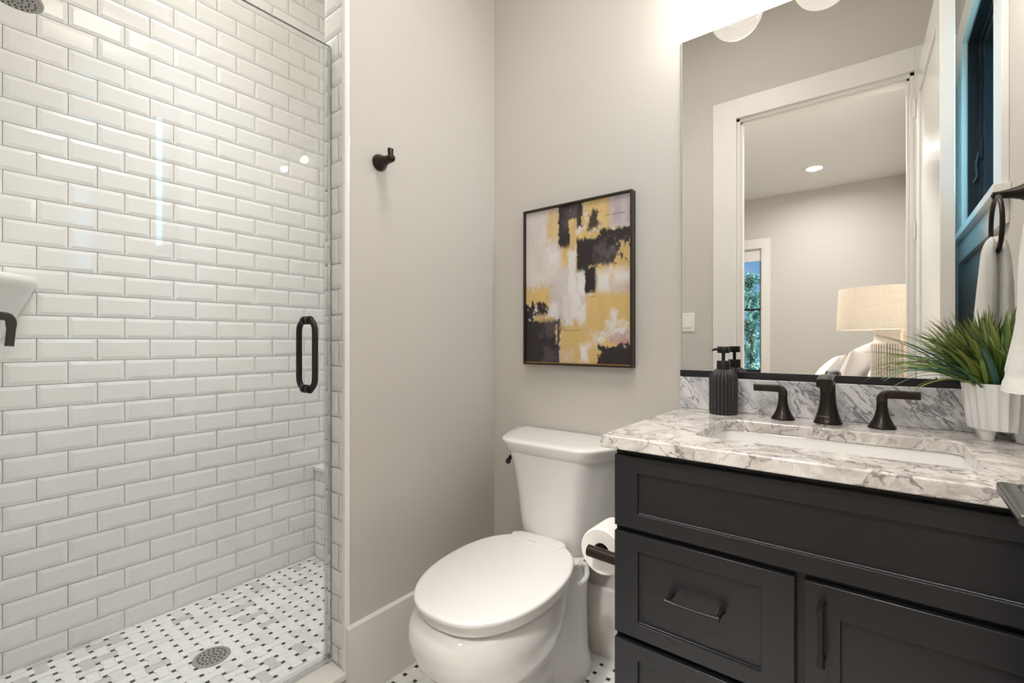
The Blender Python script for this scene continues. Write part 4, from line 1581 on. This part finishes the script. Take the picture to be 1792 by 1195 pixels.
# ------------------------------------------------------------------ towel ring and towel
RX, RY, RZ, RR = 1.508, -0.236, 1.400, 0.073
tr = thing('towel_ring', (XE, RY, 1.475), 'dark bronze towel ring on the right wall, mostly seen in the mirror', 'towel ring')
k = MB()
k.lathe([(0.0, 0.0), (0.027, 0.0), (0.026, 0.006), (0.018, 0.018), (0.0125, 0.034), (0.0095, 0.055), (0.0095, 0.069), (0.0, 0.073)], (0, 0, 0), 'x', 36)
k.v = [(XE - 0.0005 - x, RY + y, 1.478 + z) for x, y, z in k.v]
k.build('ring_post', M['bronze'], tr, smooth=True, autosmooth=50)
k = MB()
pts = []
for j in range(49):
    a = 2 * PI * j / 48
    pts.append((RX, RY + RR * math.sin(a), RZ + RR * math.cos(a)))
k.tube(pts, 0.0052, n=14)
k.build('ring', M['bronze'], tr, smooth=True)

k = MB()


def towel_ring(z, t):
    """t=0 at the top over the ring, 1 at the hem; two lobes with a groove at the ring plane."""
    hx_w = 0.016 + 0.024 * t ** 0.8 + 0.004 * math.sin(t * 7)       # wall side
    hx_f = 0.017 + 0.036 * t ** 0.75 + 0.003 * math.sin(t * 6 + 1)   # room side
    hy = 0.030 + 0.040 * t ** 0.6
    out = []
    n = 72
    for j in range(n):
        a = 2 * PI * j / n
        c, s_ = math.cos(a), math.sin(a)
        x = math.copysign(abs(c) ** 0.6, c)
        y = math.copysign(abs(s_) ** 0.6, s_)
        hx = hx_w if x > 0 else hx_f
        pinch = math.exp(-(x / 0.22) ** 2)
        yy = hy * y * (1 - (0.62 - 0.30 * t) * pinch)
        yy *= 1 + 0.03 * math.sin(5 * a + 4 * t)
        xx = RX + x * hx + 0.003 * math.sin(9 * z * 3 + 3 * a) * t
        xx = min(xx, XE - 0.003)
        out.append((xx, RY - 0.004 + yy, z))
    return out


rings = []
zt, zb = 1.372, 1.006
for zz in np.linspace(zb, zt, 46):
    t = (zt - zz) / (zt - zb)
    r_ = towel_ring(zz, t)
    if t < 0.10:
        s_ = math.sqrt(max(0.0, 1 - (1 - t / 0.10) ** 2)) * 0.9 + 0.1
        # rounded shoulders: each lobe closes towards its own centre
        q = []
        for x, y, z in r_:
            cx = RX + (0.010 if x > RX else -0.010)
            q.append((cx + (x - cx) * s_, RY + (y - RY) * s_, z))
        r_ = q
    if abs(zz - 1.040) < 0.005 or abs(zz - 1.028) < 0.004:
        r_ = [(RX + (x - RX) * 0.965, RY + (y - RY) * 0.975, z) for x, y, z in r_]
    rings.append(r_)
k.loft(rings)
tw_ = k.build('hand_towel', M['towel'], smooth=True, autosmooth=70)
tag(tw_, 'white terry hand towel hanging from the dark ring', 'towel')

# ------------------------------------------------------------------ light switch
sw = thing('light_switch', (0.3025, YS, 1.163), 'white double rocker switch plate, seen in the mirror', 'light switch')
bx('switch_plate', (0.2445, YS + 0.0003, 1.1625), (0.3605, YS + 0.006, 1.2805), M['plate'], sw, bevel=0.002)
for x0 in (0.2605, 0.3085):
    k = MB()
    k.add([(x0, YS + 0.006, 1.189), (x0 + 0.034, YS + 0.006, 1.189), (x0 + 0.034, YS + 0.0065, 1.254), (x0, YS + 0.0065, 1.254),
           (x0, YS + 0.0115, 1.189), (x0 + 0.034, YS + 0.0115, 1.189), (x0 + 0.034, YS + 0.0075, 1.254), (x0, YS + 0.0075, 1.254)],
          [(0, 1, 2, 3), (4, 5, 6, 7), (0, 1, 5, 4), (1, 2, 6, 5), (2, 3, 7, 6), (3, 0, 4, 7)])
    k.build('rocker', M['plate'], sw, bevel=0.0006)

# ------------------------------------------------------------------ shower: glass door
GY1, GY0, GZ0, GZ1 = -0.699, YSH + 0.012, 0.116, 2.02
GX = -0.084
gd = thing('shower_door', (GX, -1.07, 0.104), 'clear frameless glass shower door with a dark D handle', 'shower door')
bx('glass_panel', (GX - 0.0045, GY0, GZ0), (GX + 0.0045, GY1, GZ1), M['glass'], gd)
k = MB()
k.box((GX - 0.0042, GY1 + 0.0002, GZ0), (GX + 0.0042, GY1 + 0.0008, GZ1))
k.box((GX - 0.0042, GY0, GZ1), (GX + 0.0042, GY1, GZ1 + 0.0006))
k.build('polished_edge', M['glass_edge'], gd)
k = MB()
k.box((GX - 0.0105, GY1 - 0.016, GZ0), (GX - 0.005, GY1 + 0.0022, GZ1 - 0.004))
k.box((GX + 0.005, GY1 - 0.010, GZ0), (GX + 0.0075, GY1 + 0.0022, GZ1 - 0.004))
k.build('edge_seal', M['seal'], gd)
k = MB()
k.box((GX - 0.0085, GY0, GZ0 - 0.0105), (GX + 0.0085, GY1, GZ0 + 0.010))
k.build('bottom_sweep', M['seal'], gd)
k = MB()
hy, hz0, hz1 = -0.772, 0.958, 1.1635
for d, off in ((1, 0.046), (-1, -0.046)):
    pts = []
    r = 0.034
    pts.append((GX + d * 0.006, hy, hz1))
    for t in np.linspace(0, 1, 9):
        a = t * PI / 2
        pts.append((GX + off - d * r + d * r * math.sin(a), hy, hz1 - r + r * math.cos(a)))
    for t in np.linspace(0, 1, 9):
        a = t * PI / 2
        pts.append((GX + off - d * r + d * r * math.cos(a), hy, hz0 + r - r * math.sin(a)))
    pts.append((GX + d * 0.006, hy, hz0))
    k.tube(pts, 0.0088, n=20)
    for z in (hz0, hz1):
        k.lathe([(0.0, 0.0), (0.0125, 0.0), (0.0125, 0.006), (0.0105, 0.0068), (0.0105, 0.0085), (0.0125, 0.0093), (0.0125, 0.0145), (0.0, 0.0145)], (0, 0, 0), 'x', 28)
        n_ = 28 * 8
        for q in range(len(k.v) - n_, len(k.v)):
            x, y, zz = k.v[q]
            k.v[q] = (GX + d * (0.0046 + x), hy + y, z + zz)
k.build('door_pull', M['black_metal'], gd, smooth=True, autosmooth=50)
for z in (0.42, 1.72):
    k = MB()
    k.box((GX - 0.013, GY0 - 0.0085, z - 0.045), (GX - 0.005, GY0 + 0.028, z + 0.045))
    k.box((GX + 0.005, GY0 - 0.0085, z - 0.045), (GX + 0.013, GY0 + 0.028, z + 0.045))
    k.build('hinge', M['black_metal'], gd, bevel=0.001)

# ---- shower drain
dn = thing('shower_drain', (-0.546, -0.864, 0.012), 'round brushed steel drain grate in the shower floor', 'drain')
k = MB()
dc = (-0.546, -0.864, 0.0)
k.lathe([(0.0, 0.0150), (0.050, 0.0150), (0.0555, 0.0140), (0.0565, 0.0124)], dc, 'z', 48, cap0=False, cap1=False)
k.build('grate', M['steel'], dn, smooth=True)
k = MB()
for ri, cnt in ((0.0, 1), (0.0135, 6), (0.027, 12), (0.0405, 17)):
    for j in range(cnt):
        a = 2 * PI * j / cnt + ri * 20
        hx_, hy_ = dc[0] + ri * math.cos(a), dc[1] + ri * math.sin(a)
        ca, sa = math.cos(a), math.sin(a)
        pts = []
        for t in range(10):
            b = 2 * PI * t / 10
            u_, w_ = 0.0040 * math.cos(b), 0.0047 * math.sin(b)
            pts.append((hx_ + u_ * ca - w_ * sa, hy_ + u_ * sa + w_ * ca, 0.0153))
        k.add(pts, [tuple(range(10))])
k.build('drain_holes', M['hole'], dn)

# ---- shower head
sx_, sy_, sz_ = -0.50, -1.345, 1.992
sh = thing('showerhead', (sx_, YSH, 2.10), 'round metal shower head at the top of the shower', 'shower head')
k = MB()
tilt = Matrix.Rotation(math.radians(-9), 4, 'X')
k.lathe([(0.0, 0.0), (0.056, 0.0), (0.062, 0.003), (0.063, 0.009), (0.056, 0.020), (0.030, 0.034), (0.016, 0.044), (0.013, 0.060), (0.0, 0.062)], (0, 0, 0), 'z', 48)
k.v = [tuple(tilt @ Vector(p) + Vector((sx_, sy_, sz_))) for p in k.v]
head = k.build('spray_head', M['steel'], sh, smooth=True, autosmooth=50)
k = MB()
for ri, cnt in ((0.012, 6), (0.024, 12), (0.036, 18), (0.048, 24)):
    for j in range(cnt):
        a = 2 * PI * j / cnt + ri * 9
        n0 = len(k.v)
        k.lathe([(0.0, -0.002), (0.0018, -0.002), (0.0022, 0.0005)], (ri * math.cos(a), ri * math.sin(a), 0), 'z', 8)
        for q in range(n0, len(k.v)):
            k.v[q] = tuple(tilt @ Vector(k.v[q]) + Vector((sx_, sy_, sz_)))
k.build('spray_nozzles', M['rubber'], head, smooth=True)
k = MB()
k.tube(catmull([(sx_, YSH + 0.002, 2.12), (sx_, YSH + 0.05, 2.12), (sx_, sy_ - 0.012, 2.095), (sx_, sy_ + 0.008, 2.046)], 6), 0.0105, n=16)
k.lathe([(0.0, 0.006), (0.028, 0.006), (0.027, 0.012), (0.012, 0.018)], (sx_, YSH, 2.12), 'y', 28)
k.build('shower_arm', M['steel'], sh, smooth=True)

# ---- shower valve
vv_ = thing('shower_valve', (-0.45, YSH, 1.165), 'dark bronze shower valve with a hooked lever', 'shower valve')
k = MB()
k.lathe([(0.0, 0.0058), (0.082, 0.0058), (0.082, 0.010), (0.070, 0.015), (0.028, 0.020), (0.024, 0.06), (0.022, 0.075), (0.0, 0.076)], (-0.45, YSH, 1.160), 'y', 48)
k.build('valve_plate', M['bronze'], vv_, smooth=True)
k = MB()
lp = catmull([(-0.45, YSH + 0.07, 1.160), (-0.45, YSH + 0.088, 1.164), (-0.45, YSH + 0.100, 1.158), (-0.45, YSH + 0.1035, 1.140), (-0.45, YSH + 0.100, 1.088)], 6)
k.tube([tuple(p) for p in lp], 0.01, n=20, ell=[(0.010, 0.011)] * 6 + [(0.010, 0.0105)] * 6 + [(0.0095, 0.010)] * 7 + [(0.009, 0.0085)] * 6)
k.build('valve_lever', M['black_metal'], vv_, smooth=True, autosmooth=50)

# ---- corner shelf
cs = thing('corner_shelf', (XW, YSH, 1.2), 'white ceramic corner shelf in the shower above the lever', 'shelf')
k = MB()
CSR = 0.206
rings = []
for z, r in ((0.96, 0.050), (1.04, 0.090), (1.12, 0.130), (1.19, 0.163), (1.240, 0.186), (1.262, 0.193), (1.268, 0.197), (1.288, CSR), (1.304, CSR - 0.002), (1.310, CSR - 0.009), (1.308, CSR - 0.018), (1.300, CSR - 0.026), (1.297, CSR - 0.06)):
    pts = [(XW + 0.0062, YSH + 0.0062, z)]
    for t in range(25):
        a = t / 24 * PI / 2
        pts.append((XW + 0.0062 + r * math.cos(a), YSH + 0.0062 + r * math.sin(a), z))
    rings.append(pts)
k.loft(rings)
k.build('shelf_body', M['porcelain'], cs, smooth=True, autosmooth=55)

# ------------------------------------------------------------------ bedroom things
bed = thing('bed', (1.0, -3.05, 0.0), 'bed with pale duvet and peach headboard seen in the mirror', 'bed')
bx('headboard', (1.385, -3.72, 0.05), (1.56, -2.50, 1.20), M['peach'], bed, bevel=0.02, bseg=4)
bx('mattress', (-0.45, -3.70, 0.30), (1.384, -2.52, 0.58), M['duvet'], bed, bevel=0.05, bseg=4)
bx('duvet', (-0.47, -3.73, 0.575), (0.80, -2.49, 0.64), M['duvet'], bed, bevel=0.03, bseg=4)
bx('bed_base', (-0.42, -3.68, 0.03), (1.38, -2.54, 0.30), M['oak'], bed, bevel=0.005)


def pillow(name, c, size, rot_, m, label, seed):
    k = MB()
    rp = random.Random(seed)
    w, h, t = size
    N = 22
    grid = {}
    vs_, fs = [], []
    for side in (1, -1):
        for i in range(N + 1):
            for j in range(N + 1):
                u, v = 2 * i / N - 1, 2 * j / N - 1
                e = max(0.0, (1 - u * u) * (1 - v * v)) ** 0.42
                pu, pv = u * (1 - 0.09 * (1 - v * v) * 0 + 0.06 * v * v * abs(u)), v * (1 + 0.06 * u * u * abs(v))
                z = side * t / 2 * e * (1 + 0.12 * mnoise.noise(Vector((u * 2.2 + seed, v * 2.2, 0))))
                vs_.append((pu * w / 2, pv * h / 2, z))
        o = 0 if side == 1 else (N + 1) ** 2
        for i in range(N):
            for j in range(N):
                a = o + i * (N + 1) + j
                fs.append((a, a + 1, a + N + 2, a + N + 1))
    k.add(vs_, fs)
    mr = rot_.to_4x4()
    k.v = [tuple(mr @ Vector(p) + Vector(c)) for p in k.v]
    o = k.build(name, m, smooth=True, autosmooth=180, loc=c)
    return tag(o, label, 'pillow', 'pillows on the bed')


def leanrot(lean, yaw, roll):
    # pillow plane faces -x (towards the foot), leaning back
    return (Matrix.Rotation(yaw, 3, 'Z') @ Matrix.Rotation(-(PI / 2 - lean), 3, 'Y') @ Matrix.Rotation(PI / 2 + roll, 3, 'Z'))


pillow('pillow', (1.28, -2.80, 0.815), (0.55, 0.42, 0.14), leanrot(0.30, 0.1, 0.02), M['pillow'], 'white pillow leaning on the peach headboard behind the lamp', 1)
pillow('pillow', (1.13, -2.93, 0.862), (0.44, 0.44, 0.12), leanrot(0.36, 0.25, 0.20), M['pillow_grey'], 'light grey pillow with a pointed corner in front of the white one', 2)
pillow('pillow', (0.93, -3.16, 0.815), (0.50, 0.40, 0.12), leanrot(0.62, 0.05, 0.0), M['pillow'], 'white pillow lying lowest at the front of the heap', 3)

ns = thing('nightstand', (1.32, -2.07, 0.0), 'oak nightstand under the ribbed lamp in the bedroom', 'nightstand')
bx('nightstand_body', (1.08, -2.28, 0.12), (1.552, -1.86, 0.62), M['oak'], ns, bevel=0.004)
bx('nightstand_top', (1.06, -2.30, 0.62), (1.552, -1.84, 0.645), M['oak'], ns, bevel=0.004)
bx('drawer_front', (1.068, -2.26, 0.40), (1.08, -1.88, 0.60), M['oak'], ns, bevel=0.002)
for x in (1.11, 1.53):
    for y in (-2.25, -1.89):
        bx('leg', (x - 0.02, y - 0.02, 0.0), (x + 0.02, y + 0.02, 0.12), M['oak'], ns)

LX, LY = 1.313, -2.05
tl = thing('table_lamp', (LX, LY, 0.645), 'ribbed whitewashed ceramic lamp with cream linen drum shade', 'lamp')
k = MB()
rings = []
for r, z, am in ((0.070, 0.646, 0.0), (0.076, 0.652, 0.002), (0.076, 0.66, 0.0035), (0.077, 0.85, 0.0035), (0.076, 1.078, 0.0035), (0.073, 1.089, 0.001), (0.064, 1.104, 0.0), (0.0615, 1.117, 0.0), (0.0615, 1.147, 0.0), (0.066, 1.162, 0.0), (0.066, 1.171, 0.0), (0.052, 1.173, 0.0)):
    rr_ = []
    for j in range(36 * 6):
        a = 2 * PI * j / (36 * 6)
        q = 1 if (j % 6) in (0,) else 0
        rad = r - am * q
        rr_.append((LX + rad * math.cos(a), LY + rad * math.sin(a), z))
    rings.append(rr_)
k.loft(rings)
k.mi = [1 if (2 <= q // 216 <= 4 and (q % 216) % 6 in (0, 5) and ((q % 216) // 6) % 7 != 3) else 0 for q in range(len(k.f))]
k.build('lamp_base', [M['lamp_body'], M['groove']], tl, smooth=True, autosmooth=40)
k = MB()
k.lathe([(0.246, 1.169), (0.2345, 1.413), (0.2325, 1.413), (0.244, 1.169)], (LX, LY, 0), 'z', 72, cap0=False, cap1=False)
shd = k.build('lamp_shade', M['linen'], tl, smooth=True)
k = MB()
k.tube([(LX, LY, 1.17), (LX, LY, 1.426)], 0.004, n=10)
k.lathe([(0.0, 0.0), (0.006, 0.0), (0.009, 0.005), (0.005, 0.010), (0.0, 0.012)], (LX, LY, 1.425), 'z', 16)
for a in (0, 120, 240):
    ar = math.radians(a)
    k.tube([(LX, LY, 1.406), (LX + 0.233 * math.cos(ar), LY + 0.233 * math.sin(ar), 1.406)], 0.002, n=8)
k.build('finial', M['chrome'], tl, smooth=True)
lamp('lamp_bulb', 'POINT', (0.0, 0.0, 0.65), P_LAMP, (1.0, 0.925, 0.82), 0.04, tl)

# ------------------------------------------------------------------ trees outside


def tree(c, h, rad, seed, label, tint):
    t = thing('conifer_tree', c, label, 'tree', 'evergreen trees outside the bedroom')
    k = MB()
    k.tube([(c[0], c[1], c[2]), (c[0] + 0.02, c[1], c[2] + h * 0.5), (c[0], c[1], c[2] + h * 0.98)], [0.13, 0.08, 0.012], n=12)
    k.build('trunk', M['bark'], t, smooth=True)
    k = MB()
    rr_ = random.Random(seed)
    nb = 330
    for i in range(nb):
        f_ = rr_.random() ** 0.9
        z = c[2] + h * (0.04 + 0.95 * f_)
        L_ = rad * (1 - f_) ** 0.75 * rr_.uniform(0.6, 1.05) + 0.07
        a = rr_.uniform(0, 2 * PI)
        dv_ = Vector((math.cos(a), math.sin(a), 0))
        up0 = rr_.uniform(0.05, 0.5) + 0.7 * f_
        seg = 13
        for s_ in range(1, seg + 1):
            tt_ = s_ / seg
            p = Vector((c[0], c[1], z)) + dv_ * (L_ * tt_) + Vector((0, 0, L_ * (up0 * tt_ - 0.35 * tt_ * tt_)))
            for q in range(5):
                sd = Vector((rr_.gauss(0, 1), rr_.gauss(0, 1), rr_.gauss(0.1, 0.8))).normalized()
                ln = rr_.uniform(0.05, 0.13) * (0.6 + 0.6 * (1 - tt_))
                pr = sd.cross(Vector((0, 0, 1)))
                if pr.length < 1e-3:
                    pr = Vector((1, 0, 0))
                pr = pr.normalized() * rr_.uniform(0.012, 0.026)
                e = p + sd * ln
                v_ = rr_.uniform(0.7, 1.3)
                col = (tint[0] * v_, tint[1] * v_, tint[2] * v_, 1)
                k.add([tuple(p - pr * 0.4), tuple((p + e) / 2 + pr), tuple(e), tuple((p + e) / 2 - pr)], [(0, 1, 2, 3)], 0, col)
    k.build('foliage', M['foliage'], t, colors=True)
    return t


tree((-0.785, -9.3, -3.4), 5.9, 1.5, 5, 'tall pointed evergreen filling the bedroom window view', srgb(158, 182, 166))
tree((-4.3, -11.2, -3.4), 5.3, 1.5, 6, 'evergreen to one side of the pointed tree', srgb(150, 186, 165))
tree((2.4, -10.8, -3.4), 4.6, 1.4, 8, 'shorter evergreen on the other side of the pointed tree', srgb(150, 186, 165))
